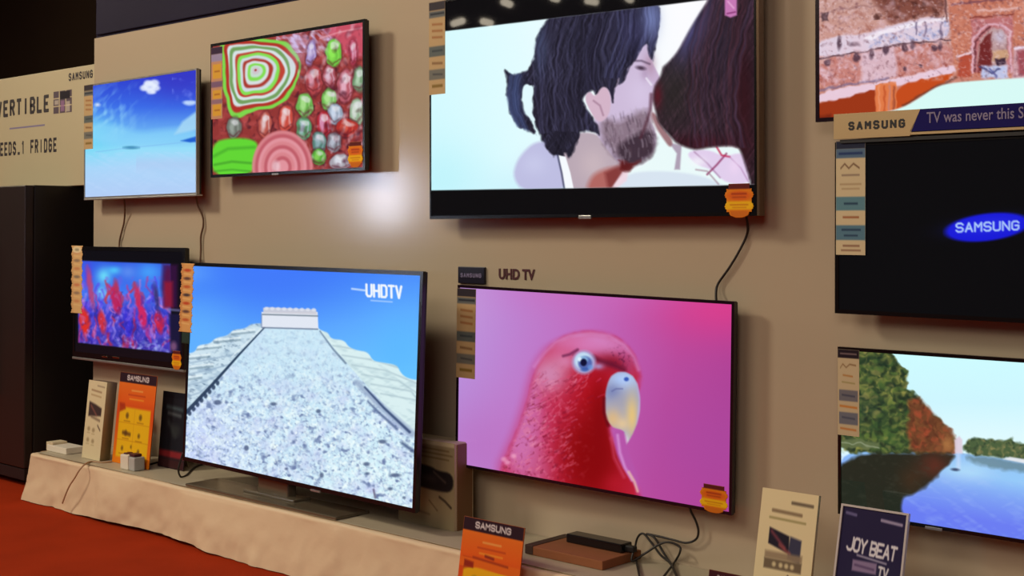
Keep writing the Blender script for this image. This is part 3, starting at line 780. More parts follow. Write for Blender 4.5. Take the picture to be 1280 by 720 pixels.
def p_pyramid(p):
    p.grad([(0, (62, 124, 250)), (0.5, (92, 168, 255)), (1, (110, 200, 255))], (400, 335), (430, 480))
    p.glow(245, 420, 60, 60, (98, 180, 255), 0.8); p.glow(350, 345, 80, 40, (66, 122, 250), 0.8); p.glow(500, 440, 40, 50, (90, 184, 255), 0.7)
    p.glow(233, 340, 30, 14, (120, 190, 255), 0.4)
    # stepped left flank
    L = [(224, 446), (234, 442), (244, 440), (248, 431), (262, 430), (270, 422), (284, 420), (292, 412), (306, 411), (314, 405), (328, 404), (338, 408), (338, 430), (225, 545)]
    p.poly(L, (206, 228, 240), 1, 2)
    p.clip = p.mask(L, 2)
    p.over((p.noise(10, 4, 3, 8) - 0.45) * 1.5, (140, 170, 196)); p.over((p.noise(5, 3, 31) - 0.6) * 2, (96, 122, 150))
    for (xa, ya, xb) in ((246, 434, 276), (268, 425, 300), (290, 415, 318), (232, 446, 262), (238, 458, 266), (232, 472, 252)):
        p.line([(xa, ya + 3), (xb, ya)], 2.2, (132, 156, 170), 0.75, 2); p.line([(xa, ya), (xb, ya - 3)], 2, (236, 248, 250), 0.8, 2)
    for y in (452, 466, 480, 494): p.line([(226, y + 4), (262 - (y - 452) * 0.3, y - 3), (300 - (y - 452), y - 10)], 2, (150, 176, 200), 0.7, 2)
    p.clip = None
    # right flank
    Rr = [(396, 410), (404, 414), (410, 416), (414, 424), (430, 425), (436, 434), (446, 438), (460, 440), (466, 451), (476, 453), (496, 456), (502, 468), (512, 474), (530, 476), (530, 660), (460, 560)]
    p.poly(Rr, (218, 240, 242), 1, 2)
    p.clip = p.mask(Rr, 2)
    p.over((p.noise(16, 3.2, 5, 4) - 0.45) * 1.1, (168, 196, 206))
    for k in range(6): p.line([(416 + 12 * k, 432 + 12 * k), (450 + 16 * k, 437 + 13 * k), (530, 447 + 14 * k + 8)], 2, (166, 190, 200), 0.6, 2)
    p.clip = None
    # stair face
    cy_ = 0
    Fc = [(331, 408), (398, 410), (418, 436), (444, 466), (470, 495), (500, 528), (530, 560), (530, 660), (220, 590), (222, 530)]
    p.poly(Fc, (202, 232, 248), 1, 1.6)
    p.clip = p.mask(Fc, 1.6)
    p.glow(250, 560, 60, 50, (196, 206, 250), 0.7); p.glow(480, 600, 60, 60, (216, 246, 252), 0.8)
    k = np.clip((p.Y - 405) / 120, 0.25, 1)
    p.over((p.noise(4.2, 3.6, 7) - 0.5) * 1.7 * k, (142, 166, 204)); p.over((p.noise(2.6, 2.6, 107) - 0.55) * 2.2 * k, (126, 146, 184)); p.over((p.noise(2.6, 3, 117) - 0.55) * 2.4 * k, (240, 255, 255)); p.over((p.noise(4, 4, 27) - 0.42) * 1.6 * k, (232, 250, 255)); p.over((p.noise(16, 12, 97) - 0.45) * 1.2 * k, (190, 196, 240))
    p.over((p.noise(6.5, 5, 37) - 0.66) * 4.0 * k, (110, 130, 172)); p.over((p.noise(5, 5, 47) - 0.64) * 3.0 * k, (240, 255, 255))
    rs = np.random.RandomState(3)
    for x, y, rx, ry in ((342, 505, 4, 2.2), (398, 514, 3, 2.4), (478, 552, 5, 2.5), (458, 580, 4, 2.4), (459, 592, 3, 1.8), (488, 611, 3, 2), (494, 594, 7, 2.4), (505, 622, 2, 1.6), (308, 560, 3, 3.4), (402, 594, 2.6, 3.4), (272, 503, 5, 3), (358, 586, 2, 1.6)):
        p.ell(x, y, rx, ry, (60, 78, 116), 0, 0.75, 2)
    for _ in range(30):
        x = 240 + 270 * rs.rand(); p.ell(x, 590 + (x - 240) * 0.17 + rs.randn() * 6, 2, 1.4, (90, 100, 140), 0, 0.5, 2)
    p.line([(440, 620), (450, 622), (462, 628)], 2.4, (70, 60, 90), 0.6, 3); p.line([(467, 612), (469, 622)], 2.4, (70, 60, 90), 0.7, 2)
    p.clip = None
    p.line([(331, 409), (300, 442), (266, 480), (226, 523)], 1.4, (40, 62, 90), 0.95, 1.4, 5.0)
    for i in range(9): p.ell(232 + i * 5, 522 - i * 5.4, 2.3, 3, (30, 50, 80), 0, 0.8, 1.5)
    p.line([(330, 407), (290, 446)], 1.2, (236, 248, 250), 0.7, 1.6)
    p.line([(400, 414), (416, 436), (432, 454)], 1.6, (104, 126, 150), 0.8, 1.8, 2.6)
    p.line([(446, 478), (468, 500), (490, 520), (515, 542)], 7, (150, 170, 200), 0.8, 4, 9)
    p.line([(456, 484), (480, 510), (512, 540)], 2.2, (56, 76, 116), 0.9, 2, 3.4); p.line([(460, 502), (476, 518), (496, 536)], 2.4, (90, 110, 150), 0.85, 2.4, 3.6)
    p.line([(503, 554), (522, 568)], 4, (70, 90, 130), 0.8, 3)
    # temple on top
    p.poly([(327, 390), (397, 390), (398, 411), (327, 409)], (226, 232, 244), 1, 1.4)
    p.poly([(329, 385), (335, 384), (395, 387), (396, 393), (329, 391)], (206, 206, 216), 0.95, 1.6)
    for i in range(9): p.ell(333 + i * 7.4, 385.6 + i * 0.2, 2.6, 2, (226, 230, 240), 0, 0.8, 1.6)
    p.line([(328, 393), (397, 395)], 1.7, (96, 112, 126), 0.8, 1.4); p.line([(328, 409.5), (397, 411.5)], 1.7, (110, 124, 150), 0.9, 1.4); p.line([(327, 394), (327, 409)], 1.5, (110, 130, 170), 0.6, 1.6)
    # corner lettering on the screen
    p.line([(440, 361), (456, 363)], 2.4, (210, 230, 255), 0.8, 1.6)
    p.text('UHDTV', (458, 355.6), (9.3, 0.55), (0.3, 14.5), 2.8, (242, 248, 255), 1, 1.3, 0.68)
    p.line([(464, 375.6), (490, 377.4)], 1.8, (180, 212, 255), 0.75, 1.6)


def p_crowd(p):
    p.im[:] = (10, 9, 16)
    pic = [(98, 323), (104, 326), (213, 330), (214, 441), (160, 435), (98, 428)]
    mk = p.mask(pic, 2); p.clip = mk
    p.grad([(0, (50, 90, 226)), (0.35, (62, 120, 240)), (0.6, (60, 60, 200)), (1, (60, 56, 170))], (150, 326), (150, 440))
    for x, y, rx, ry, c in ((130, 345, 9, 10, (110, 226, 250)), (143, 338, 9, 5, (80, 200, 250)), (127, 367, 8, 8, (130, 236, 246)), (186, 340, 16, 12, (70, 160, 250)), (160, 340, 10, 8, (90, 140, 240)), (110, 345, 5, 16, (90, 60, 220))):
        p.glow(x, y, rx, ry, c, 0.9)
    p.over((p.noise(6, 9, 3) - 0.5) * 1.6 * (p.Y > 345), (130, 90, 220))
    p.warp(3, 9, 19)
    rs = np.random.RandomState(9)
    cols = [(206, 40, 70), (190, 50, 130), (90, 60, 230), (226, 130, 200), (40, 30, 130), (170, 150, 246), (214, 40, 40), (60, 40, 180)]
    for _ in range(90):
        x = 102 + 112 * rs.rand(); y = 355 + 80 * rs.rand(); h = 8 + 16 * rs.rand()
        p.line([(x, y - h / 2), (x + 3 * rs.randn(), y), (x + 3 * rs.randn(), y + h / 2)], 2 + 2 * rs.rand(), cols[rs.randint(len(cols))], 0.6, 2.5)
    p.unwarp(); p.warp(1.5, 9, 19)
    for x, y, w, h, c in ((106, 402, 6, 17, (226, 44, 26)), (113, 360, 4, 26, (180, 70, 120)), (128, 402, 5, 14, (214, 46, 50)), (146, 375, 6, 17, (196, 30, 80)), (145, 360, 3, 10, (180, 50, 90)), (173, 372, 4, 16, (206, 40, 80)), (178, 395, 5, 16, (216, 36, 90)), (199, 402, 5, 14, (214, 34, 60)), (214, 360, 7, 26, (150, 30, 70)), (196, 372, 3, 16, (60, 50, 110)), (160, 405, 5, 20, (60, 50, 210))):
        p.ell(x, y, w, h, c, -8, 0.9, 3)
    p.over((p.noise(3, 6, 5) - 0.55) * 1.3 * np.clip((p.Y - 350) / 40, 0, 1), (186, 140, 246)); p.over((p.noise(4, 7, 15) - 0.55) * 1.4 * np.clip((p.Y - 350) / 60, 0, 1), (36, 30, 140)); p.over((p.noise(6, 4, 25) - 0.45) * 1.6 * np.clip((p.Y - 418) / 14, 0, 1), (180, 200, 250))
    p.unwarp(); p.clip = None
    p.poly([(203, 330), (222, 331), (222, 385), (205, 385), (201, 360)], (60, 16, 70), 0.75, 5); p.poly([(205, 352), (216, 352), (216, 384), (205, 384)], (150, 24, 50), 0.8, 5)
    p.line([(211, 387), (224, 388)], 3, (120, 116, 170), 0.7, 2.5); p.poly([(211, 392), (225, 392), (225, 440), (213, 440)], (26, 22, 60), 0.9, 4); p.ell(217, 433, 4, 6, (170, 110, 150), 0, 0.6, 4)


def p_fort(p):
    p.grad([(0, (196, 150, 140)), (0.5, (206, 150, 140)), (1, (196, 110, 84))], (1080, 0), (1090, 140))
    p.warp(1.8, 7, 66)
    p.over((p.noise(9, 4, 3, -8) - 0.5) * 1.2, (226, 190, 190)); p.over((p.noise(5, 6, 5) - 0.6) * 1.8, (150, 84, 70))
    # dark red rocks at the top
    p.poly([(1085, -10), (1180, -10), (1182, 16), (1160, 18), (1135, 26), (1112, 30), (1104, 18)], (120, 64, 52), 0.85, 7)
    p.over((p.noise(6, 5, 11) - 0.5) * 1.7 * (p.X > 1085) * (p.X < 1180) * (p.Y < 24), (70, 34, 30))
    p.line([(1022, 22), (1045, 12), (1080, 8), (1120, 6)], 2, (140, 96, 96), 0.6, 3); p.rect(1027, 16, 1036, 26, (84, 60, 66), 0.9, 2)
    # white battlement
    p.poly([(1020, 52), (1055, 44), (1082, 42), (1110, 32), (1135, 26), (1186, 18), (1186, 48), (1150, 52), (1110, 58), (1080, 64), (1020, 74)], (222, 208, 226), 0.95, 3)
    p.clip = p.mask([(1084, 44), (1135, 30), (1186, 24), (1186, 46), (1086, 60)], 3)
    p.over((p.noise(4, 4, 12) - 0.4) * 1.7, (150, 160, 206)); p.clip = None
    p.poly([(1080, 46), (1112, 34), (1186, 20), (1186, 24), (1112, 40), (1082, 52)], (246, 240, 250), 0.9, 2)
    for x, h in ((1146, 14), (1157, 18), (1177, 22)): p.line([(x, 28), (x - 1, 28 + h)], 2.4, (96, 84, 116), 0.75, 1.8)
    # wall below the battlement
    p.poly([(1020, 76), (1085, 62), (1186, 50), (1200, 84), (1110, 98), (1022, 114)], (196, 124, 116), 0.85, 3)
    p.clip = p.mask([(1020, 70), (1186, 46), (1190, 88), (1022, 114)], 4)
    p.over((p.noise(5, 5, 15) - 0.5) * 1.9, (226, 190, 206)); p.over((p.noise(6, 5, 16) - 0.6) * 1.9, (140, 60, 50)); p.clip = None
    p.poly([(1076, 66), (1118, 58), (1122, 96), (1078, 104)], (222, 196, 214), 0.75, 5)
    p.line([(1020, 74), (1080, 64), (1130, 55), (1190, 49)], 2.2, (90, 60, 70), 0.9, 1.6)
    for x, y, rx, ry in ((1049, 54, 3, 8), (1068, 55, 7, 3), (1035, 78, 4, 4), (1071, 72, 5, 6), (1089, 67, 3, 6), (1107, 62, 4, 6), (1131, 60, 4, 5), (1141, 56, 3, 6), (1168, 60, 4, 4), (1175, 58, 3, 5), (1131, 86, 2.4, 2.4), (1150, 83, 2.4, 2.4)):
        p.ell(x, y, rx, ry, (74, 50, 66), 0, 0.85, 2.5)
    # long walls in the foreground
    p.poly([(1018, 116), (1095, 103), (1150, 92), (1200, 78), (1205, 88), (1160, 98), (1118, 108), (1098, 112), (1020, 132)], (234, 206, 224), 0.95, 2.4)
    p.line([(1020, 114), (1060, 106), (1110, 98)], 2.6, (110, 100, 140), 0.7, 2.4)
    p.poly([(1018, 131), (1094, 112), (1096, 142), (1018, 156)], (156, 54, 22), 1, 2.6); p.poly([(1118, 108), (1160, 98), (1196, 90), (1180, 104), (1152, 118), (1130, 134), (1118, 138)], (196, 76, 28), 1, 2.6)
    p.poly([(1018, 146), (1040, 142), (1044, 160), (1018, 160)], (110, 34, 16), 0.8, 4)
    p.poly([(1094, 106), (1120, 102), (1120, 140), (1094, 142)], (224, 122, 72), 1, 2)
    for x, c in ((1099, (232, 150, 110)), (1106, (190, 80, 40)), (1112, (196, 130, 120)), (1117, (150, 70, 50))): p.line([(x, 108), (x, 140)], 2.4, c, 0.8, 2)
    p.line([(1130, 132), (1160, 114), (1195, 98)], 3, (70, 40, 36), 0.6, 3)
    # gate tower
    p.poly([(1184, -10), (1300, -10), (1300, 100), (1196, 96), (1190, 60)], (196, 118, 96), 1, 3)
    p.clip = p.mask([(1184, -10), (1300, -10), (1300, 100), (1196, 96), (1190, 60)], 3)
    p.over((p.noise(9, 3, 18, -6) - 0.5) * 1.6, (226, 160, 140)); p.over((p.noise(4, 4, 19) - 0.6) * 1.6, (140, 70, 60)); p.clip = None
    p.line([(1190, 6), (1220, 2), (1260, -2)], 2.6, (120, 70, 84), 0.8, 2); p.line([(1182, -5), (1183, 26)], 2.4, (96, 60, 60), 0.8, 2)
    p.line([(1214, 22), (1240, 20), (1266, 18)], 2.4, (126, 52, 50), 0.8, 2); p.line([(1222, 14), (1272, 10)], 3, (236, 200, 200), 0.7, 3)
    p.poly([(1214, 24), (1266, 20), (1266, 88), (1214, 92)], (186, 110, 116), 0.85, 3)
    p.line([(1216, 92), (1216, 50), (1226, 36), (1238, 30), (1250, 30), (1262, 40), (1264, 90)], 3, (226, 180, 196), 0.85, 2.4); p.line([(1219, 90), (1219, 52), (1228, 40), (1238, 34)], 2, (96, 40, 50), 0.9, 2)
    p.poly([(1222, 92), (1222, 54), (1230, 42), (1240, 35), (1252, 35), (1260, 46), (1260, 90)], (186, 150, 150), 1, 3)
    p.poly([(1223, 92), (1224, 56), (1232, 44), (1240, 40), (1240, 90)], (110, 34, 34), 0.95, 3); p.poly([(1241, 64), (1260, 62), (1260, 76), (1241, 78)], (206, 160, 120), 0.85, 3)
    p.glow(1250, 46, 8, 8, (206, 200, 226), 0.8); p.poly([(1244, 74), (1258, 72), (1258, 80), (1246, 82)], (50, 30, 50), 0.9, 2); p.poly([(1228, 82), (1260, 82), (1260, 98), (1226, 98)], (190, 200, 236), 0.95, 3)
    p.line([(1226, 84), (1240, 92), (1248, 86)], 3, (60, 60, 110), 0.8, 2.4); p.line([(1238, 86), (1246, 96)], 2.4, (90, 90, 150), 0.8, 2)
    p.poly([(1200, 68), (1214, 66), (1214, 96), (1196, 98)], (180, 76, 56), 0.95, 3); p.line([(1196, 70), (1214, 66)], 3, (240, 214, 226), 0.9, 2)
    p.poly([(1268, 58), (1300, 56), (1300, 100), (1264, 100)], (206, 170, 190), 0.7, 4); p.line([(1270, 60), (1300, 58)], 3, (236, 220, 240), 0.9, 2); p.poly([(1272, 64), (1300, 62), (1300, 92), (1274, 94)], (150, 60, 70), 0.8, 4)
    p.unwarp()
    mk = p.mask([(1018, -10), (1300, -10), (1300, 96), (1180, 100), (1018, 112)], 3)
    p.over((p.noise(3.2, 2.6, 120, -8) - 0.55) * 1.1 * mk, (240, 214, 222)); p.over((p.noise(3.4, 3.4, 130) - 0.6) * 1.3 * mk, (110, 66, 76)); p.over((p.noise(14, 9, 140) - 0.5) * 1.3 * mk * (p.X < 1185), (230, 200, 214))
    # white roof in front
    p.poly([(1104, 141), (1130, 134), (1150, 122), (1168, 110), (1184, 104), (1230, 100), (1300, 96), (1500, 84), (1500, 140), (1300, 150), (1104, 160)], (216, 250, 246), 1, 2.4)
    p.line([(1110, 140), (1150, 140)], 2.4, (240, 230, 250), 0.7, 2)


def p_black(p):
    p.im[:] = (8, 8, 10)
    p.ell(1234, 284, 53, 17, (22, 24, 214), -7, 1, 3)
    p.glow(1234, 282, 40, 10, (44, 52, 232), 0.6, -7)
    p.text('SAMSUNG', (1195.5, 279.5), (11.6, -0.45), (0, 10.4), 2.3, (170, 200, 250), 1, 1.4, 0.7)


def p_lake(p):
    p.grad([(0, (206, 252, 255)), (0.6, (206, 246, 255)), (1, (222, 250, 255))], (1180, 440), (1180, 545))
    W = [(1040, 563), (1120, 561), (1170, 562), (1200, 566), (1300, 580), (1500, 600), (1500, 760), (1040, 700)]
    p.poly(W, (140, 190, 246), 1, 2)
    p.clip = p.mask(W, 2)
    p.glow(1210, 590, 40, 16, (176, 220, 250), 0.9); p.glow(1275, 600, 40, 20, (150, 204, 250), 0.8)
    dy = (p.Y - 560 - (p.X - 1180) * 0.17); p.over(np.clip((dy - 26) / 60, 0, 0.95), (104, 122, 242)); p.over((p.noise(26, 4, 3, 8) - 0.5) * 0.6, (170, 200, 250))
    p.clip = None
    T = [(1040, 430), (1110, 436), (1118, 446), (1126, 456), (1134, 462), (1136, 474), (1131, 486), (1140, 488), (1150, 496), (1158, 508), (1170, 520), (1180, 530), (1190, 542), (1194, 552), (1193, 566), (1150, 567), (1100, 568), (1040, 564)]
    p.warp(3.0, 7, 51); p.poly(T, (54, 72, 42), 1, 3)
    p.clip = p.mask(T, 3)
    p.over((p.noise(7, 7, 3) - 0.45) * 1.9, (130, 138, 66)); p.over((p.noise(4, 4, 5) - 0.5) * 1.7, (170, 160, 80)); p.over((p.noise(6, 7, 9) - 0.5) * 2.2, (24, 44, 34))
    p.glow(1080, 515, 30, 30, (30, 56, 44), 0.55); p.glow(1112, 545, 26, 20, (50, 90, 44), 0.55)
    rs = np.random.RandomState(2)
    for _ in range(260):
        x = 1070 + 75 * rs.rand(); y = 436 + 125 * rs.rand(); p.ell(x, y, 2 + 3 * rs.rand(), 1.4 + 2 * rs.rand(), [(96, 120, 54), (28, 44, 30), (130, 134, 66), (70, 100, 50), (20, 34, 30), (150, 140, 80)][rs.randint(6)], -30 + 60 * rs.rand(), 0.5, 2.5)
    p.clip = p.mask([(1136, 500), (1150, 496), (1170, 520), (1192, 542), (1194, 566), (1140, 566), (1134, 540)], 6)
    p.im[:] = p.im[:]
    p.over(np.full(p.X.shape, 0.8), (118, 60, 38)); p.over((p.noise(6, 6, 13) - 0.5) * 1.8, (176, 76, 50)); p.over((p.noise(5, 5, 14) - 0.5) * 1.9, (84, 44, 30)); p.glow(1185, 555, 10, 12, (176, 120, 70), 0.8)
    p.clip = None
    p.unwarp(); p.warp(3, 10, 53)
    # dark reflections on the left
    D = [(1040, 566), (1195, 566), (1190, 574), (1182, 586), (1172, 596), (1160, 606), (1146, 616), (1132, 620), (1124, 632), (1130, 642), (1134, 665), (1040, 650)]
    p.poly(D, (34, 40, 30), 1, 5)
    p.clip = p.mask(D, 4)
    p.glow(1168, 582, 22, 16, (96, 46, 34), 0.85); p.glow(1140, 600, 16, 18, (66, 46, 30), 0.7); p.over((p.noise(10, 3, 6) - 0.55) * 0.9, (60, 62, 50)); p.clip = None
    p.poly([(1046, 548), (1070, 549), (1100, 555), (1098, 561), (1048, 560)], (96, 110, 72), 0.9, 2.5); p.line([(1046, 552), (1076, 555), (1098, 560)], 1.6, (150, 160, 130), 0.8, 2)
    p.unwarp(); p.warp(2.4, 6, 55)
    # far bank
    B = [(1204, 556), (1212, 548), (1226, 546), (1240, 549), (1252, 552), (1264, 548), (1276, 556), (1500, 566), (1500, 600), (1300, 582), (1262, 573), (1204, 567)]
    p.poly(B, (74, 96, 62), 1, 3)
    p.clip = p.mask(B, 3); p.over((p.noise(5, 4, 23) - 0.45) * 1.8, (150, 140, 90)); p.over((p.noise(4, 4, 24) - 0.5) * 2, (40, 60, 44)); p.clip = None
    p.poly([(1206, 568), (1262, 574), (1300, 584), (1296, 592), (1250, 586), (1230, 582), (1210, 576)], (84, 110, 110), 0.6, 6)
    p.unwarp()
    p.poly([(1254, 574), (1262, 571), (1300, 577), (1300, 583)], (232, 236, 244), 0.95, 2)
    p.poly([(1193, 550), (1199, 545), (1203, 550), (1203, 567), (1194, 567)], (222, 206, 222), 0.95, 2.5); p.line([(1198, 568), (1198, 585)], 5, (206, 222, 250), 0.6, 4)
    p.ell(1194, 587, 5, 1.8, (50, 64, 96), 5, 0.9, 2)


# ---- the sets
def z_(v): return v - 0.155


tv_sky = make_tv((-5.659, -GAP, z_(1.958), 1.007, 0.582, -0.27, -0.01, 0.27), 'wall-mounted television showing blue sky and clouds over a pale sea, at the top left', p_sky, (210, 200), b=0.008, bezel='silver')
tv_candy = make_tv((-4.521, -GAP, z_(2.048), 1.061, 0.610, -0.06, 0.14, 0.04), 'wall-mounted television showing a green and white swirl lollipop among coloured sweets', p_candy, (280, 230), b=0.013)
tv_crowd = make_tv((-5.757, -GAP, z_(1.136), 0.996, 0.569, 0.52, -0.28, 0.03), 'small television with wide black border showing red and blue figures, above the leftmost cards', p_crowd, (200, 190), b=0.02, bb=0.028)
tv_kiss = make_tv((-2.894, -GAP, z_(1.960), 1.445, 0.829, 0.07, 0.10, 0.07), 'large wall television showing a bearded man and a long-haired woman close together', p_kiss, (540, 330), b=0.007, bb=0.012)
tv_parrot = make_tv((-2.861, -GAP, z_(0.952), 1.182, 0.673, 2.0, 0.02, -1.01), 'wall-mounted television showing a red parrot head on a pink background', p_parrot, (460, 300), b=0.010, bezel='darkbez')
tv_pyr = make_tv((-4.219, -0.28, z_(0.921), 1.534, 0.872, -1.6, -2.27, -0.28), 'large television on its own stand showing a stone step pyramid under blue sky', p_pyramid, (400, 330), b=0.016, mount=False)
tv_sam = make_tv((-1.486, -GAP, z_(1.507), 0.837, 0.504, -0.28, 0.11, -0.29), 'black-screened television with a glowing blue oval logo, third column under the banner', p_black, (330, 200), b=0.012)
tv_lake = make_tv((-1.471, -GAP, z_(0.914), 0.850, 0.490, 0, -0.05, -0.05), 'television at the lower right showing a lake between green and autumn trees', p_lake, (380, 250), b=0.010)
tv_fort = make_tv((-1.966 + 0.615, -GAP, z_(1.824) + 0.345, 1.23, 0.69, 0, 0, 0), 'television at the top right corner showing a pink sandstone fort with an arched gate', p_fort, (480, 270), b=0.012, bezel='darkbez')
tag(tv_sam[0], 'black-screened television with a glowing blue oval logo, below the gold and navy banner')


# silver/bronze side edge of the big kissing set and lower lips, maker's badges
def badge(tv, px, py, w=0.05, h=0.007, m='silver', dz=0.0):
    root, mw, W, H = tv
    x, z = local(mw, px, py)
    b = MB().box(x - w / 2, x + w / 2, -0.006, -0.002, z - h / 2, z + h / 2, 0.001).build('logo_badge', M[m], root)
    return b


MB().box(tv_kiss[2] / 2, tv_kiss[2] / 2 + 0.010, -0.002, 0.028, 0, tv_kiss[3], 0.001).build('side_trim', M['bronze'], tv_kiss[0])
badge(tv_kiss, 732, 271.5, 0.055, 0.012); badge(tv_candy, 345, 218, 0.045, 0.008); badge(tv_lake, 1168, 660.5, 0.05, 0.008); badge(tv_pyr, 395, 613.5, 0.06, 0.008)
W_, H_ = tv_crowd[2:]
MB().box(-W_ / 2, W_ / 2, -0.006, 0.03, -0.012, 0.0, 0.003).build('lower_lip', M['silver'], tv_crowd[0])
badge(tv_crowd, 146, 447, 0.06, 0.008, 'chrome'); badge(tv_crowd, 132, 446, 0.05, 0.007, 'chrome')
W_, H_ = tv_sky[2:]
MB().box(-W_ / 2, W_ / 2, -0.005, 0.03, -0.008, 0.0, 0.002).build('lower_lip', M['silver'], tv_sky[0])

# stand of the big pyramid set
root, mw, W, H = tv_pyr
rz = mw.to_3x3().inverted()
g0 = atz(252, 604, PZ); g1 = atz(428, 652, PZ)
stand = empty('stand', (0, 0, 0)); stand.parent = root
stand.matrix_parent_inverse = Matrix()
inv = mw.inverted()
def world_part(mb, name, material, parent):
    o = mb.build(name, material, parent)
    o.data.transform(inv if parent is root else Matrix())
    return o
bpy.data.objects.remove(stand)
b = MB().box(g0[0] + 0.02, g1[0] - 0.02, -0.345, -0.175, PZ + 0.004, PZ + 0.016, 0.005, 3)
world_part(b, 'stand_base', M['glassbase'], root)
cxs = (g0[0] + g1[0]) / 2
b = MB().box(cxs - 0.10, cxs + 0.10, -0.262, -0.215, PZ + 0.012, PZ + 0.16, 0.008, 2).box(cxs - 0.17, cxs + 0.17, -0.285, -0.195, PZ + 0.012, PZ + 0.026, 0.006, 2)
world_part(b, 'stand_neck', M['glassbase'], root)


# ---- stickers and labels on the sets
def strip_blue(p):      # light label with a dark head and blue-grey bands
    p.im[:] = (206, 190, 152)
    p.rect(0, 0, 100, 7, (34, 40, 62), 1, 1)
    p.rect(0, 7, 100, 15, (84, 110, 136), 1, 1); p.line([(10, 11), (90, 11)], 2.0, (30, 50, 100), 0.9, 1.5)
    p.line([(16, 24), (30, 20), (44, 24), (60, 20), (80, 24)], 1.6, (110, 80, 60), 0.9, 1.4)
    p.line([(20, 30), (80, 30)], 1.5, (130, 110, 96), 0.8, 1.4); p.line([(14, 38), (86, 38)], 1.4, (170, 146, 110), 0.9, 1.4); p.line([(20, 42), (80, 42)], 1.2, (170, 146, 110), 0.9, 1.4)
    p.rect(0, 49, 100, 61, (92, 134, 146), 1, 1.2); p.line([(28, 55), (74, 55)], 1.8, (36, 60, 84), 0.9, 1.4)
    p.line([(24, 67), (78, 67)], 1.6, (150, 84, 50), 0.9, 1.4)
    p.rect(0, 74, 100, 87, (86, 124, 142), 1, 1.2); p.line([(20, 78), (84, 78)], 1.6, (36, 56, 84), 0.9, 1.4); p.line([(28, 83), (74, 83)], 1.4, (36, 56, 84), 0.9, 1.4)
    p.line([(24, 92), (80, 92)], 1.5, (130, 90, 70), 0.9, 1.4); p.line([(18, 96), (84, 96)], 1.3, (130, 90, 70), 0.9, 1.4)


def strip_grey(p):      # shorter label, grey bands and orange print
    p.im[:] = (196, 178, 142)
    p.rect(0, 0, 100, 10, (36, 26, 36), 1, 1); p.line([(12, 5), (88, 5)], 1.6, (140, 120, 120), 0.9, 1.5)
    p.line([(12, 22), (24, 17), (40, 21), (56, 17), (86, 18)], 1.6, (130, 100, 66), 0.9, 1.6); p.line([(24, 30), (70, 31)], 1.8, (176, 120, 60), 0.9, 1.6); p.line([(20, 38), (80, 39)], 1.4, (150, 140, 84), 0.9, 1.6)
    p.rect(6, 47, 94, 60, (112, 110, 116), 1, 1.6); p.line([(20, 53), (80, 54)], 2, (70, 72, 90), 0.9, 1.6)
    p.line([(10, 66), (90, 67)], 2.4, (196, 122, 50), 0.9, 1.6)
    p.rect(6, 73, 94, 87, (110, 112, 122), 1, 1.6); p.line([(20, 79), (80, 80)], 2, (74, 78, 96), 0.9, 1.6)
    p.line([(12, 92), (86, 93)], 2.2, (190, 120, 60), 0.9, 1.6)


def strip_tan(p):       # tan label of the parrot, kiss, candy and sky sets
    p.im[:] = (186, 158, 114)
    p.rect(0, 0, 100, 9, (50, 44, 52), 1, 1.2); p.rect(0, 10, 100, 17, (96, 100, 100), 1, 1.6); p.line([(10, 13), (95, 13)], 1.8, (30, 34, 44), 0.9, 1.4)
    for y in (24, 31, 38): p.line([(20, y), (84, y + 1)], 2.2, (150, 96, 56), 0.8, 2)
    p.rect(0, 48, 100, 59, (92, 100, 98), 1, 1.6); p.line([(20, 53), (84, 53)], 1.8, (50, 60, 66), 0.8, 1.6)
    p.line([(20, 66), (84, 67)], 2.6, (132, 100, 66), 0.9, 1.8)
    p.rect(0, 73, 100, 84, (112, 112, 104), 1, 1.6); p.line([(24, 78), (84, 79)], 1.8, (64, 66, 70), 0.8, 1.6)
    p.line([(20, 91), (84, 91)], 3, (120, 96, 40), 0.9, 2)


def strip_yellow(p):    # candy set: yellow panels
    p.im[:] = (190, 140, 110)
    p.rect(0, 0, 100, 10, (50, 30, 60), 1, 1.4); p.rect(0, 10, 100, 20, (150, 140, 176), 1, 1.4)
    for y0, y1 in ((24, 44), (60, 72), (80, 96)): p.rect(14, y0, 90, y1, (214, 162, 50), 0.95, 2); p.line([(30, (y0 + y1) / 2), (76, (y0 + y1) / 2)], 2, (150, 80, 30), 0.7, 2)
    p.rect(0, 48, 100, 56, (120, 90, 120), 1, 1.6); p.rect(0, 73, 100, 79, (130, 100, 130), 0.8, 1.6)


def strip_dots(p):      # narrow scalloped tan strip with dark dots
    p.im[:] = (216, 160, 96)
    p.rect(0, 0, 22, 100, (196, 130, 74), 0.6, 10)
    for k in range(7):
        y = 10 + k * 12; p.ell(50, y, 26, 2.2, [(190, 70, 40), (90, 60, 60), (190, 90, 50), (60, 50, 60)][k % 4], 0, 0.9, 2)
        p.line([(20, y + 5), (80, y + 6)], 1.3, (236, 196, 130), 0.8, 1.5)


def strip_cream(p):
    strip_dots(p)
    p.over(np.full(p.X.shape, 0.45), (222, 200, 150))
    p.ell(50, 6, 40, 5, (232, 214, 170), 0, 1, 2); p.ell(50, 6, 20, 2, (150, 140, 110), 0, 0.8, 2)


def panel(tv, name, px, paint, res, label=None, y=-0.0045, depth=0.0012, outline=None):
    root, mw, W, H = tv
    x0, x1, z0, z1 = part_rect(mw, *px)
    o = face_mesh(name, x0, x1, z0, z1, y, res[0], res[1], paint, PRINT, root, depth=depth, outline=outline)
    if label: o['label'] = label
    return o


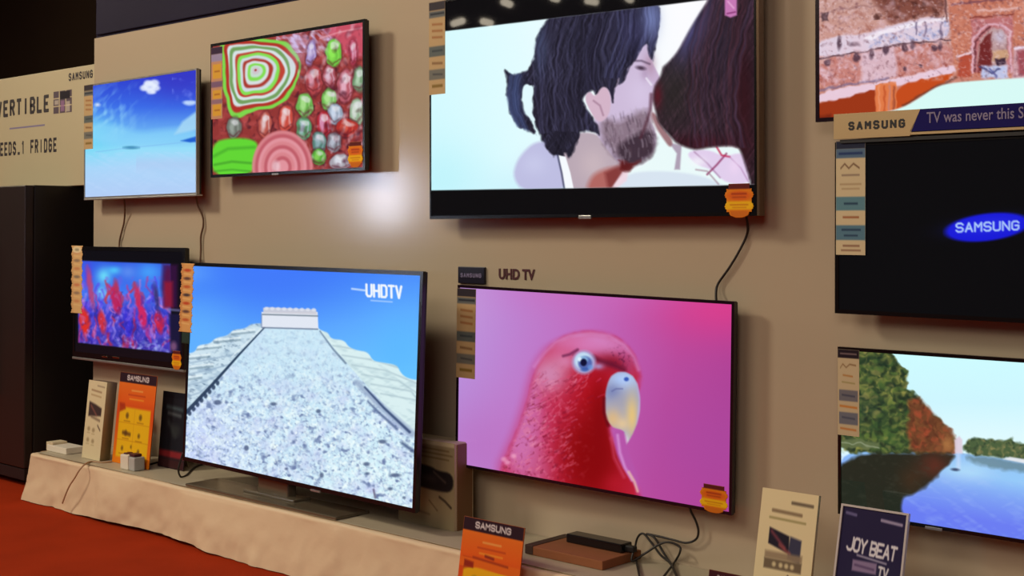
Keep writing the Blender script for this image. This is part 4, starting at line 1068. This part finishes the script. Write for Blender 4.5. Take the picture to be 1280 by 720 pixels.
panel(tv_sky, 'feature_label', (106, 107, 117, 186), strip_tan, (20, 90), 'tan feature label with grey bands')
panel(tv_candy, 'feature_label', (265, 60, 279, 148), strip_yellow, (24, 100), 'feature label with yellow panels')
panel(tv_kiss, 'feature_label', (537.2, 4, 557.5, 117), strip_tan, (30, 120), 'tan feature label with grey bands')
panel(tv_parrot, 'feature_label', (572.5, 360, 594.5, 474), strip_tan, (30, 120), 'tan feature label with grey bands')
panel(tv_sam, 'feature_label', (1046, 177, 1082.5, 319), strip_blue, (50, 190), 'cream feature label with two teal bands')
panel(tv_lake, 'feature_label', (1048, 436, 1075, 546), strip_grey, (40, 150), 'cream feature label with two grey bands')


def scallop(n):
    return lambda u, v: (np.abs(u - 0.5) < 0.45 + 0.035 * np.cos(v * n * 2 * PI))


panel(tv_pyr, 'edge_label', (228.5, 329, 241.5, 416), strip_dots, (18, 110), 'narrow scalloped tan edge label', outline=scallop(8), y=-0.008)
panel(tv_crowd, 'edge_label', (91, 307, 104.5, 392), strip_cream, (18, 110), 'narrow scalloped cream edge label', outline=scallop(8), y=-0.008)
x0, x1, z0, z1 = part_rect(tv_pyr[1], 229, 414, 238, 430)
MB().box(x0, x1, -0.007, -0.003, z0, z1, 0.004).build('edge_clip', mat('dark_green_clip', (30, 52, 40), 0.4, noise=(20, 0.1)), tv_pyr[0])


def offer(p):
    p.im[:] = (226, 128, 20)
    p.rect(10, 0, 90, 16, (96, 30, 30), 1, 4)
    p.ell(50, 36, 40, 14, (222, 96, 26), 0, 0.9, 8); p.line([(26, 30), (74, 30)], 5, (150, 50, 20), 0.8, 5); p.line([(28, 40), (72, 40)], 4, (150, 60, 20), 0.7, 5)
    p.rect(0, 52, 100, 76, (240, 186, 20), 1, 6); p.line([(20, 62), (80, 62)], 4, (190, 100, 20), 0.7, 4); p.line([(28, 70), (74, 70)], 3, (200, 110, 20), 0.7, 4)
    p.rect(20, 80, 80, 100, (206, 110, 26), 1, 6)


def offer_shape(u, v):
    w = np.where(v < 0.14, 0.36, np.where(v > 0.84, 0.5 * np.sqrt(np.clip(1 - ((v - 0.84) / 0.16) ** 2, 0, 1)) * 0.62 + 0.04, 0.455 + 0.035 * np.cos(v * PI * 6)))
    return np.abs(u - 0.5) < w


panel(tv_kiss, 'offer_sticker', (907, 230, 943.5, 272), offer, (44, 54), 'orange and yellow offer sticker', outline=offer_shape, y=-0.006)
panel(tv_parrot, 'offer_sticker', (876, 603, 911, 644), offer, (44, 54), 'orange and yellow offer sticker', outline=offer_shape, y=-0.006)
panel(tv_candy, 'offer_sticker', (436, 178, 455, 209), offer, (30, 44), 'orange and yellow offer sticker', outline=offer_shape, y=-0.006)
panel(tv_crowd, 'offer_sticker', (216, 438, 228, 463), offer, (24, 40), 'orange offer sticker', outline=offer_shape, y=-0.006)

# banner over the black-screened set
root, mw, W, H = tv_sam
a0 = local(mw, 1043, 143, -0.012); a1 = local(mw, 1043, 176, -0.012); s1 = local(mw, 1151, 136, -0.012); s0 = local(mw, 1138, 166, -0.012)
xr = W / 2 + 0.01
zt, zb = a0[1], a1[1] + 0.004
ban = MB().prism([(a0[0], zb), (s0[0], zb), (s1[0], zt), (a0[0], zt)], -0.016, -0.010).build('banner', M['gold'], root)
ban['label'] = 'gold panel of the banner with dark lettering'
nv = MB().prism([(s0[0] + 0.0005, zb + 0.012), (xr, zb + 0.012), (xr, zt), (s1[0] + 0.0005, zt)], -0.016, -0.010).build('banner_panel', M['navy'], root)
nv['label'] = 'navy panel of the banner with pale lettering'
ln = MB().box(s0[0] - 0.12, xr, -0.0155, -0.010, zb + 0.003, zb + 0.010).build('banner_edge', M['gold'], root)
b0 = local(mw, 1060, 164, -0.018); b1 = local(mw, 1131, 150, -0.018)
block_lettering('lettering', 'SAMSUNG', b0[0], b1[0], b0[1] + 0.002, b1[1] + 0.004, -0.0162, M['inkb'], ban, 0.24)
b0 = local(mw, 1158, 154, -0.018)
lettering('lettering', 'TV was never this Smart', b0[0], local(mw, 1311, 140, -0.018)[0], b0[1], b0[1] + 0.031, -0.0165, M['inkg'], nv, 0.01)
MB().box(-W / 2 + 0.02, W / 2 - 0.02, -0.010, 0.02, H - 0.004, H + 0.006).build('banner_clip', M['blackm'], root)

# little sign and letters above the parrot set
x0, z1 = at(575, 333)[0], at(575, 333)[2]; x1, z0 = at(608, 355)[0], at(608, 355)[2]
s = empty('brand_sign', (x0 + (x1 - x0) / 2, 0, z0)); tag(s, 'small dark navy sign on the wall over the left corner of the parrot television', 'sign')
hw = (x1 - x0) / 2; hh = z1 - z0
MB().box(-hw, hw, -0.012, -0.0005, 0, hh, 0.003).build('sign_plate', mat('dark_navy_plate', (24, 20, 38), 0.35, noise=(9, 0.1)), s)
block_lettering('lettering', 'SAMSUNG', -hw * 0.78, hw * 0.78, hh * 0.36, hh * 0.62, -0.0122, M['inkg'], s, 0.2)
x0 = at(624, 337)[0]; x1 = at(669, 350)[0]; zt = at(640, 336)[2]; zb = at(640, 349.5)[2]
l = lettering('wall_lettering', 'UHD TV', x0, x1, zb, zt, -0.0003, M['inkr'], None, 0.03, thick=0.003)
tag(l, 'dark maroon letters UHD TV on the wall above the parrot television', 'lettering')


# ------------------------------------------------------------------ cords
def cord(pxs, label, r=0.004, m='cord', Y=-0.012, ys=None, name='wall_cable', zfix=None):
    P = []
    for i, (x, y) in enumerate(pxs):
        P.append(at(x, y, ys[i] if ys else Y).tolist())
    o = MB().tube(P, r).build(name, M[m], None, True)
    tag(o, label, 'cord')
    return o


cord([(155, 246), (156, 262), (155, 278), (151, 294), (149, 306), (150, 318)], 'thin brown cord hanging under the left of the sky television', 0.0045, 'browncord', ys=[-0.055, -0.03, -0.012, -0.012, -0.012, -0.05])
cord([(245, 242), (247, 256), (253, 270), (254, 282), (251, 296), (251, 312), (250, 334)], 'thin brown cord hanging under the right corner of the sky television', 0.0045, 'browncord', ys=[-0.055, -0.03, -0.012, -0.012, -0.012, -0.012, -0.02])
cord([(931, 262), (934, 278), (934, 292), (925, 312), (912, 334), (898, 354), (895, 366), (896, 384)], 'black cord running down the wall between the kissing couple and parrot televisions', 0.0042, 'cord', ys=[-0.05, -0.03, -0.012, -0.012, -0.012, -0.012, -0.02, -0.05])

# adapter, cardboard box and looped cord below the parrot set
c0 = atz(672, 694, PZ + 0.03); c1 = atz(700, 687, PZ + 0.03)
bx = empty('cardboard_box', (-2.86, -0.115, PZ + 0.003)); tag(bx, 'flat brown cardboard box lying on the platform under the parrot television', 'box')
bm_ = MB().box(-0.135, 0.20, -0.125, 0.085, 0, 0.030, 0.003)
bm_.build('box_body', M['carton'], bx)
MB().box(-0.136, -0.10, -0.1265, 0.0865, 0.002, 0.032, 0.002).build('box_flap', mat('dark_box_end', (62, 40, 28), 0.7, noise=(10, 0.2)), bx)
ad = empty('power_adapter', (-2.80, -0.09, PZ + 0.0335)); tag(ad, 'black oblong power adapter lying on the flat brown cardboard box', 'adapter')
MB().box(-0.115, 0.125, -0.030, 0.030, 0, 0.030, 0.006, 3).build('adapter_body', M['black'], ad)
MB().box(0.12, 0.16, -0.012, 0.012, 0.004, 0.024, 0.005, 3).build('strain_relief', M['blackm'], ad)
ex = (-2.645, -0.09, PZ + 0.048)
P = [ex] + [(atz(x, y, PZ + 0.008).tolist() if y > 696 else at(x, y, yy).tolist()) for x, y, yy in ((790, 703, -.09), (806, 692, -.07), (825, 680, -.05), (838, 678, -.04), (849, 683, -.03), (850, 690, -.035), (844, 703, -.05), (836, 714, -.06), (826, 726, -.07), (812, 737, -.08), (802, 730, -.075), (798, 715, -.06), (795, 698, -.045), (794, 685, -.035), (797, 672, -.03), (804, 667, -.028), (814, 678, -.03), (826, 694, -.035), (838, 706, -.045), (846, 722, -.055), (853, 735, -.06), (848, 730, -.05), (842, 712, -.04), (830, 692, -.03), (818, 672, -.025), (808, 667.5, -.022), (822, 670, -.02), (842, 675, -.02), (858, 678.5, -.02), (870, 674, -.02), (873, 664, -.025), (870, 652, -.03), (864, 640, -.045), (862, 632, -.055))]
P = [[p[0], p[1], max(p[2], PZ + 0.012)] for p in P]
tag(MB().tube(P, 0.0038).build('looped_cord', M['cord'], None, True), 'black cord tangled in loops below the parrot television', 'cord')

# cords on the platform at the left
def atp(x, y, dz=0.006): return atz(x, y, PZ + dz).tolist()
tag(MB().tube([atp(172, 585), atp(182, 582), atp(196, 578), atp(208, 574), atp(222, 571)], 0.0045).build('black_cord', M['cord'], None, True), 'dark cord running from the small white adapter towards the pyramid television', 'cord')
P = [atp(140, 577), atp(128, 578), atp(114, 577)] + [at(x, y, yy).tolist() for x, y, yy in ((106, 580.5, -0.375), (99, 588, -0.405), (93, 598, -0.414), (87, 607, -0.416), (82, 618, -0.418), (78, 629, -0.42))]
tag(MB().tube(P, 0.0038).build('thin_cord', M['greycord'], None, True), 'thin pale cord draped down the front of the cream cloth', 'cord')
tag(MB().tube([at(229, 566, -0.25).tolist(), at(225, 578, -0.26).tolist(), at(223, 588, -0.265).tolist(), atp(226, 596), atp(233, 594), atp(240, 587), atp(248, 582), atp(258, 580)], 0.0045).build('looping_cord', M['cord'], None, True), 'black cord looping under the left corner of the pyramid television', 'cord')

# small white adapters and box
def on(px, py, Z=PZ): return atz(px, py, Z)
c = on(150, 588); ad = empty('white_adapter', (c[0] + 0.03, c[1] + 0.045, PZ + 0.003)); tag(ad, 'small white plug adapter with dark top standing before the orange card', 'adapter')
MB().box(-0.055, 0.012, -0.03, 0.03, 0, 0.068, 0.006, 2).build('adapter_body', M['white'], ad)
MB().box(0.014, 0.062, -0.028, 0.028, 0, 0.062, 0.006, 2).build('side_plug', mat('grey_plug', (176, 176, 172), 0.4, noise=(9, 0.04)), ad)
MB().box(-0.046, -0.022, -0.018, 0.018, 0.066, 0.074, 0.003).build('dark_socket', M['inkr'], ad)
MB().box(0.004, 0.05, -0.02, 0.02, 0.0625, 0.076, 0.004).build('dark_socket', M['inkr'], ad)
bx = empty('white_box', (-6.07, -0.235, PZ + 0.003)); tag(bx, 'low white box lying on the far left end of the platform', 'box')
MB().box(-0.10, 0.09, -0.05, 0.05, 0, 0.032, 0.004).build('box_body', M['white'], bx)
MB().box(-0.115, -0.05, -0.045, 0.035, 0.0, 0.044, 0.004).build('box_lid', M['whitecarton'], bx)


# ------------------------------------------------------------------ cards on the platform
def card(name, loc, w, h, tilt, paint, label, res=(110, 160), depth=0.004, frame=None, strut=True, yaw=0, edge=(200, 190, 170), category='card', base_z=None):
    o = empty(name, loc, Euler((R(-tilt), 0, R(yaw)), 'XYZ')); tag(o, label, category)
    face_mesh('printed_board', 0, w, 0, h, 0.0, res[0], res[1], paint, PRINT, o, depth=depth, edge=edge)
    if strut:
        b = MB(); L = h * 0.62
        a = R(tilt)
        # easel leg in the card's own tilted frame, its foot back on the support
        foot = Vector((0, math.cos(a), -math.sin(a)))  # horizontal backwards, in card frame after un-tilting
        q0 = Vector((w / 2, depth, L)); run = 0.055
        dn = Matrix.Rotation(R(tilt), 3, 'X') @ Vector((0, 0, -1)); bk = Matrix.Rotation(R(tilt), 3, 'X') @ Vector((0, 1, 0))
        q1 = q0 + dn * (L * math.cos(a)) + bk * run
        for dx in (-0.02, 0.02):
            pass
        v = [b.b.verts.new(p) for p in (q0 + Vector((-0.02, 0, 0)), q0 + Vector((0.02, 0, 0)), q1 + Vector((0.03, 0, 0)), q1 + Vector((-0.03, 0, 0)))]
        v2 = [b.b.verts.new(p.co + bk * 0.002) for p in v]
        b.b.faces.new(v); b.b.faces.new(v2[::-1])
        for i in range(4): b.b.faces.new((v[(i + 1) % 4], v[i], v2[i], v2[(i + 1) % 4]))
        b.build('easel_leg', M['whitecarton'], o)
    if frame:
        fw, m = frame
        MB().ring(-fw, w + fw, -0.0 , h + fw, fw, -0.004, depth + 0.002, 0.0001).build('card_frame', M[m], o)
    return o


def orange_card(p, top=14):
    p.im[:] = (228, 110, 30)
    p.grad([(0, (226, 120, 36)), (0.3, (228, 96, 26)), (0.42, (216, 76, 26)), (1, (232, 130, 20))], (50, 0), (50, 100))
    p.rect(0, 0, 100, 11, (44, 22, 34), 1, 1)
    p.text('SAMSUNG', (21, 3.2), (8.6, 0), (0, 4.6), 1.4, (222, 214, 214), 1, 1.2, 0.74)
    p.line([(36, 19), (66, 19)], 1.6, (236, 170, 90), 0.9, 1.5); p.line([(28, 24), (74, 24)], 1.2, (180, 60, 30), 0.8, 1.5); p.line([(32, 28.5), (70, 28.5)], 1.6, (240, 160, 50), 0.8, 1.5)
    p.rect(8, 38, 92, 93, (234, 184, 22), 1, 3)
    p.poly([(6, 34), (20, 34), (24, 40), (8, 44)], (170, 50, 24), 0.9, 3)
    for x, y, s in ((30, 47, 4), (66, 47, 4), (30, 66, 4), (66, 67, 3), (24, 83, 3), (68, 84, 3), (48, 80, 2)):
        p.ell(x, y, s, s * 0.8, (90, 60, 30), 0, 0.75, 3); p.line([(x - 8, y + 6), (x + 9, y + 6)], 1.1, (170, 110, 24), 0.8, 1.4)
    p.line([(22, 66), (42, 67)], 4, (96, 60, 26), 0.8, 3); p.line([(8, 55), (92, 55)], 0.8, (206, 140, 20), 0.8, 1.2); p.line([(8, 74), (92, 74)], 0.8, (206, 140, 20), 0.8, 1.2); p.line([(50, 40), (50, 92)], 0.8, (206, 140, 20), 0.8, 1.2)


def orange_card_near(p):
    orange_card(p)
    p.rect(0, 34, 100, 42, (226, 104, 28), 1, 1)
    p.line([(22, 33), (80, 35)], 1.8, (150, 50, 26), 0.8, 1.6); p.line([(42, 30), (56, 31)], 2.4, (120, 36, 30), 0.8, 1.6)
    p.poly([(8, 36), (24, 37), (24, 42), (8, 42)], (140, 36, 24), 0.9, 2); p.poly([(26, 40), (92, 44), (92, 93), (8, 93), (8, 44), (24, 44)], (236, 176, 24), 1, 2)
    for x, y in ((28, 52), (66, 54), (28, 70), (66, 71)): p.ell(x, y, 6, 4, (150, 120, 30), 0, 0.8, 3); p.line([(x - 10, y + 8), (x + 11, y + 8)], 1.1, (170, 110, 24), 0.8, 1.4)


def white_card(p):
    p.im[:] = (226, 210, 166)
    p.line([(55, 9), (92, 9.5)], 2.6, (96, 84, 70), 0.85, 1.8)
    p.line([(22, 17), (74, 18)], 2.8, (130, 110, 84), 0.85, 1.8); p.line([(18, 23), (82, 24)], 1.8, (150, 140, 90), 0.8, 1.6)
    p.poly([(20, 31), (56, 36), (58, 50), (20, 44)], (34, 28, 44), 1, 2); p.poly([(58, 36), (78, 38), (78, 56), (56, 54)], (60, 60, 84), 1, 2.5)
    p.line([(24, 34), (50, 46)], 3, (150, 70, 84), 0.7, 3); p.line([(40, 44), (60, 50)], 3, (190, 96, 90), 0.6, 3)
    p.rect(16, 50, 82, 56, (150, 130, 104), 0.9, 3); p.rect(16, 56, 82, 64, (104, 88, 70), 0.9, 2)
    for x in (34, 46, 56, 66): p.ell(x, 60, 3.4, 2, (222, 206, 160), 0, 0.9, 2)
    p.line([(60, 68), (66, 71), (72, 76)], 2.6, (50, 36, 40), 0.9, 1.8, 5); p.ell(34, 76, 4, 2, (130, 110, 80), 0, 0.6, 3)
    for y in (80, 85, 90): p.line([(20, y), (78, y + 1)], 1.2, (160, 144, 112), 0.7, 1.4)


def white_card_far(p):
    p.im[:] = (216, 202, 164)
    p.line([(50, 6), (90, 7)], 1.8, (150, 130, 110), 0.8, 1.6); p.line([(20, 12), (76, 14)], 2.2, (150, 120, 90), 0.8, 1.8); p.line([(20, 18), (76, 20)], 2.0, (176, 150, 110), 0.8, 1.8)
    p.poly([(14, 27), (50, 30), (84, 34), (84, 44), (14, 46)], (60, 44, 46), 0.95, 3); p.line([(24, 32), (60, 44)], 3, (150, 90, 80), 0.7, 3); p.line([(30, 46), (80, 50)], 3, (120, 100, 84), 0.8, 3)
    p.line([(70, 56), (86, 62)], 2.6, (80, 60, 56), 0.8, 2)
    for x, y in ((24, 62), (50, 63), (24, 76), (52, 77)): p.ell(x, y, 7, 2.6, (150, 130, 96), 0, 0.8, 3); p.line([(x - 8, y + 5), (x + 8, y + 5)], 1.2, (176, 160, 120), 0.8, 1.5)


def dark_card(p):
    p.im[:] = (30, 30, 38)
    p.rect(0, 0, 100, 8, (20, 20, 30), 1, 2); p.line([(20, 20), (80, 22)], 5, (74, 90, 96), 0.85, 5); p.line([(26, 28), (76, 30)], 4, (110, 120, 124), 0.7, 5)
    p.line([(30, 40), (60, 56)], 7, (70, 74, 78), 0.7, 8); p.ell(58, 50, 18, 8, (50, 54, 56), 0, 0.8, 8)
    p.rect(0, 77, 100, 86, (140, 40, 46), 0.95, 4); p.rect(0, 88, 100, 100, (70, 34, 36), 0.8, 4)


def joy_card(p):
    p.im[:] = (34, 26, 66)
    p.glow(60, 60, 40, 20, (44, 46, 76), 0.8); p.glow(20, 92, 20, 14, (110, 50, 60), 0.8)
    p.line([(6, 5), (22, 6)], 2.6, (110, 104, 150), 0.9, 1.6); p.line([(62, 7), (94, 8.4)], 2.6, (170, 160, 190), 0.9, 1.6)
    p.text('JOY', (14, 24.5), (10.6, 0.4), (-1.5, 10), 2.6, (222, 220, 226), 1, 1.4, 0.78); p.text('BEAT', (51, 26), (10.4, 0.3), (-1.5, 10), 2.6, (222, 220, 226), 1, 1.4, 0.78)
    p.line([(30, 38), (76, 41)], 1.8, (170, 166, 190), 0.85, 1.6)
    p.rect(24, 42, 62, 51, (150, 130, 166), 0.9, 2); p.line([(28, 46), (58, 47.5)], 2, (90, 70, 110), 0.8, 1.6)
    p.text('TV', (66, 44.5), (8, 0.4), (-1, 7.4), 2.2, (220, 220, 226), 1, 1.4, 0.75)
    p.line([(50, 62), (49, 72)], 3, (190, 196, 206), 0.85, 2.4); p.ell(49, 60, 2.6, 2.2, (170, 170, 180), 0, 0.8, 2); p.glow(60, 74, 20, 6, (70, 80, 90), 0.8)
    p.ell(10, 68, 4, 3, (190, 70, 70), 0, 0.8, 4); p.ell(20, 80, 8, 6, (150, 60, 60), 0, 0.6, 6); p.line([(30, 88), (80, 90)], 2, (110, 110, 150), 0.7, 2)


def red_card(p):
    orange_card_near(p); p.rect(0, 0, 100, 12, (62, 22, 30), 1, 1); p.text('SAMSUNG', (21, 3.6), (8.6, 0), (0, 4.6), 1.4, (214, 206, 206), 1, 1.2, 0.74)


card('promotion_card', (-3.115, -0.475, 0.002), 0.272, 0.385, 9, orange_card_near, 'orange and yellow card with dark heading, leaning before the platform at the bottom', (110, 160), strut=False, depth=0.005, edge=(200, 120, 60))
L0 = at(140, 566, -0.235)
card('promotion_card', (L0[0], -0.235, PZ + 0.004), 0.315, 0.428, 6, orange_card, 'orange and yellow card standing under the small crowd television', (90, 130), edge=(190, 96, 40))
card('leaflet_card', (-1.985 - 0.083, -0.30, PZ + 0.004), 0.185, 0.352, 12, white_card, 'cream card with a dark picture standing right of the looped cord', (110, 180), depth=0.012, edge=(236, 214, 160))
card('poster_card', (-1.81, -0.30, PZ + 0.004), 0.19, 0.335, 14, joy_card, 'dark navy card headed JOY BEAT in front of the lake television', (130, 190), depth=0.006, frame=(0.006, 'acryl'))
W0 = at(102, 572, -0.27)
o = card('leaflet_card', (W0[0], -0.27, PZ + 0.004), 0.165, 0.375, 6, white_card_far, 'narrow cream card with dark picture, leftmost on the platform', (70, 140), depth=0.055, strut=False, edge=(170, 150, 112))
D0 = at(197, 567, -0.15)
card('dark_card', (D0[0], -0.15, PZ + 0.004), 0.21, 0.35, 5, dark_card, 'black card with a red band between orange card and pyramid television', (80, 120), edge=(40, 30, 34))
Q0 = at(887, 713, -0.41)
card('promotion_card', (Q0[0] - 0.0, -0.47, 0.002), 0.135, Q0[2] + 0.006, 9, red_card, 'card with maroon top edge just showing at the bottom of the picture', (60, 120), strut=False, edge=(110, 60, 40))

# white carton with dark picture behind the big stand set
def carton_face(p):
    p.im[:] = (150, 136, 104)
    p.rect(0, 0, 100, 5, (196, 184, 150), 1, 2)
    for y, x0, x1 in ((9, 20, 90), (14, 40, 96), (19, 30, 90)): p.line([(x0, y), (x1, y + 1)], 1.6, (104, 84, 50), 0.8, 2)
    p.poly([(14, 28), (60, 30), (70, 34), (98, 34), (98, 56), (70, 58), (18, 54)], (34, 28, 30), 1, 3); p.glow(54, 44, 16, 5, (70, 60, 60), 0.8); p.line([(64, 36), (84, 46)], 2.6, (110, 96, 84), 0.6, 3)
    p.line([(74, 64), (84, 68), (94, 74)], 3, (46, 36, 30), 0.9, 2); p.glow(60, 76, 22, 12, (170, 160, 120), 0.8); p.line([(56, 70), (70, 80)], 2, (110, 96, 70), 0.8, 2); p.line([(34, 84), (56, 86)], 2.4, (110, 96, 70), 0.7, 2.4)


K0 = at(568, 652, -0.17)
o = empty('carton', (K0[0], -0.17, PZ + 0.003)); tag(o, 'pale carton with a dark printed picture standing behind the pyramid television', 'box')
ch = at(568, 556, -0.17)[2] - PZ
face_mesh('printed_face', -0.30, 0, 0, ch, 0.0, 120, 130, carton_face, PRINT, o, depth=0.0008, edge=(150, 136, 104))
MB().box(-0.30, 0.0, 0.001, 0.10, 0, ch, 0.003).build('carton_body', M['whitecarton'], o)
MB().box(0.0015, 0.004, 0.012, 0.09, 0.0, ch * 0.985).build('side_tape', mat('brown_tape', (120, 84, 50), 0.5, noise=(9, 0.1)), o)

# ------------------------------------------------------------------ left: fridge and its sign board
FX = at(30, 604, -0.22)[0]
fr = empty('refrigerator', (FX, -0.22, 0)); tag(fr, 'dark brown refrigerator at the left edge beyond the end of the platform', 'refrigerator')
FH = 1.452 + 0.14
FH = at(30, 231, -0.22)[2]
MB().box(-0.74, 0, 0.05, 0.66, 0.03, FH, 0.006).build('cabinet', M['fridgeside'], fr)
MB().box(-0.74, -0.372, -0.0, 0.048, 0.10, FH - 0.002, 0.006).build('door', M['fridge'], fr)
d2 = MB().box(-0.368, 0, -0.0, 0.048, 0.10, FH - 0.002, 0.006).build('door', M['fridge'], fr)
MB().box(-0.345, -0.325, -0.045, -0.0005, 0.45, 1.3, 0.006).build('handle', M['bronze'], d2)
for x in (-0.66, -0.08): MB().cyl((x, 0.12, 0.017), 0.022, 0.034).build('foot', M['silver'], fr)
MB().box(-0.73, -0.01, 0.006, 0.04, 0.035, 0.095, 0.003).build('kick_grille', M['fridgeside'], fr)

SX1 = WX0 - 0.006
sz0 = FH + 0.002; sz1 = at(118, 80, 0.05)[2]
SX0 = SX1 - 1.7
sg = empty('sign_board', (SX1, 0.05, sz0)); tag(sg, 'cream board with dark lettering on top of the refrigerator', 'sign')
MB().box(SX0 - SX1, 0, 0.0, 0.03, 0, sz1 - sz0, 0.003).build('board', M['sign'], sg)
smw = Matrix.Translation((SX1, 0.05, sz0))


def sg_rect(px0, py0, px1, py1):
    a = local(smw, px0, py0); b = local(smw, px1, py1)
    return a[0], b[0], a[1], b[1]      # x0,x1,z at first, z at second


x0, x1, za, zb = sg_rect(-27, 128, 61.5, 122)
block_lettering('lettering', 'CONVERTIBLE', x0, x1, local(smw, 61, 140)[1], local(smw, 61, 118)[1], -0.0005, M['ink'], sg, 0.2)
block_lettering('lettering', 'NEEDS.1 FRIDGE', local(smw, -5, 180)[0], local(smw, 71, 180)[0], local(smw, 68, 190)[1], local(smw, 68, 172)[1], -0.0005, M['ink'], sg, 0.2)
block_lettering('lettering', 'SAMSUNG', local(smw, 86, 95)[0], local(smw, 116, 95)[0], local(smw, 100, 99.5)[1], local(smw, 100, 89.5)[1], -0.0005, M['ink'], sg, 0.2)
x0 = local(smw, 67, 120)[0]; x1 = local(smw, 90, 120)[0]; z0 = local(smw, 80, 141)[1]; z1 = local(smw, 80, 113)[1]


def icon(p):
    p.im[:] = (196, 182, 146)
    for a_, b_ in ((0, 30), (35, 65), (70, 100)):
        for c_, d_ in ((0, 30), (35, 65), (70, 100)): p.rect(a_, c_, b_, d_, (84, 72, 84), 0.95, 3)
    p.rect(36, 4, 90, 38, (34, 28, 38), 1, 4); p.rect(40, 44, 60, 92, (150, 110, 150), 0.8, 5); p.rect(70, 50, 90, 96, (206, 196, 176), 0.7, 5); p.rect(6, 40, 28, 60, (206, 196, 176), 0.7, 5)


face_mesh('picture_tile', x0, x1, z0, z1, -0.001, 50, 60, icon, PRINT, sg, depth=0.0008)
MB().box(local(smw, 12, 160)[0], local(smw, 56, 160)[0], -0.0005, 0.0, local(smw, 30, 160)[1], local(smw, 30, 158)[1]).build('rule', M['inkg'], sg)

# ------------------------------------------------------------------ lights of the hall
def area(name, loc, target, size, power, col=(1, 0.86, 0.68), sy=None):
    l = bpy.data.lights.new(name, 'AREA'); l.energy = power; l.color = col; l.shape = 'RECTANGLE'; l.size = size; l.size_y = sy or size
    o = bpy.data.objects.new(name, l); C.objects.link(o); o.location = loc
    o.rotation_euler = (Vector(target) - Vector(loc)).to_track_quat('-Z', 'Y').to_euler()
    return o


area('key_light', (-7.0, -3.9, 4.8), (-3.0, 0, 1.0), 1.0, 235, (1, 0.88, 0.70), 1.0)
area('aisle_light', (-3.5, -5.0, 4.6), (-3.2, -0.5, 0.8), 3.0, 145, (1, 0.88, 0.70))
area('hall_light', (1.5, -7.5, 4.6), (-1.0, 0, 1.0), 3.0, 205, (1, 0.83, 0.72))
area('far_light', (-13, -3, 4.7), (-9, -2, 0.0), 2.0, 120, (1, 0.85, 0.6))

# unseen lit panel added across the aisle for the glare on the glossy wall
ls = empty('glare_panel', (-12.9, -8.1, 0), (0, 0, R(-50))); tag(ls, 'bright upright panel added across the aisle to make the wall glare', 'sign')
MB().box(-0.13, 0.13, -0.07, 0.0, 1.42, 2.24, 0.01).build('panel_case', M['fixture'], ls)
MB().box(-0.11, 0.11, 0.001, 0.006, 1.45, 2.21).build('lit_face', M['glareface'], ls)
MB().cyl((0, -0.03, 0.74), 0.04, 1.46).box(-0.3, 0.3, -0.2, 0.2, 0.0, 0.03, 0.005).build('panel_post', M['fixture'], ls)

# ceiling lamps of the hall (they show in the dark glass)
def lamp(px, py, z, L, ang):
    P = at(px, py, -GAP); d = ray(px, py); d = d / np.linalg.norm(d); d[1] *= -1
    t = (z - P[2]) / d[2]; q = P + d * t
    return (q[0], q[1], z)


proto = None
for i, (px, py, L, ang) in enumerate(((576, 31, 0.5, 20), (612, 31, 0.35, 80), (637, 7, 0.35, 70), (697, 1, 0.2, 80), (743, 5, 0.28, 95), (665, -12, 0.3, 60), (790, 2, 0.2, 70))):
    x, y, z = lamp(px, py, 4.2, L, ang)
    o = empty('ceiling_lamp', (x, y, 4.2), (0, 0, R(ang)))
    L *= 0.6
    MB().cyl((0, 0, 0), 0.045, L, 'x', 16).build('lamp_tube', M['lamp'], o)
    MB().box(-L / 2 - 0.03, L / 2 + 0.03, -0.04, 0.04, 0.055, 0.10, 0.01).build('lamp_housing', M['fixture'], o)
    MB().cyl((0, 0, 0.45), 0.012, 0.7).build('hanging_rod', M['fixture'], o)
    tag(o, 'bright tube lamp hanging from the dark hall ceiling', 'lamp', 'hanging hall lamps')

w = bpy.data.worlds.new('world'); bpy.context.scene.world = w; w.use_nodes = True
w.node_tree.nodes['Background'].inputs['Color'].default_value = (0.9, 0.75, 0.6, 1)
w.node_tree.nodes['Background'].inputs['Strength'].default_value = 0.2

vs = bpy.context.scene.view_settings
vs.view_transform = 'Standard'; vs.look = 'None'; vs.exposure = 0.0; vs.gamma = 1.0; vs.use_curve_mapping = False
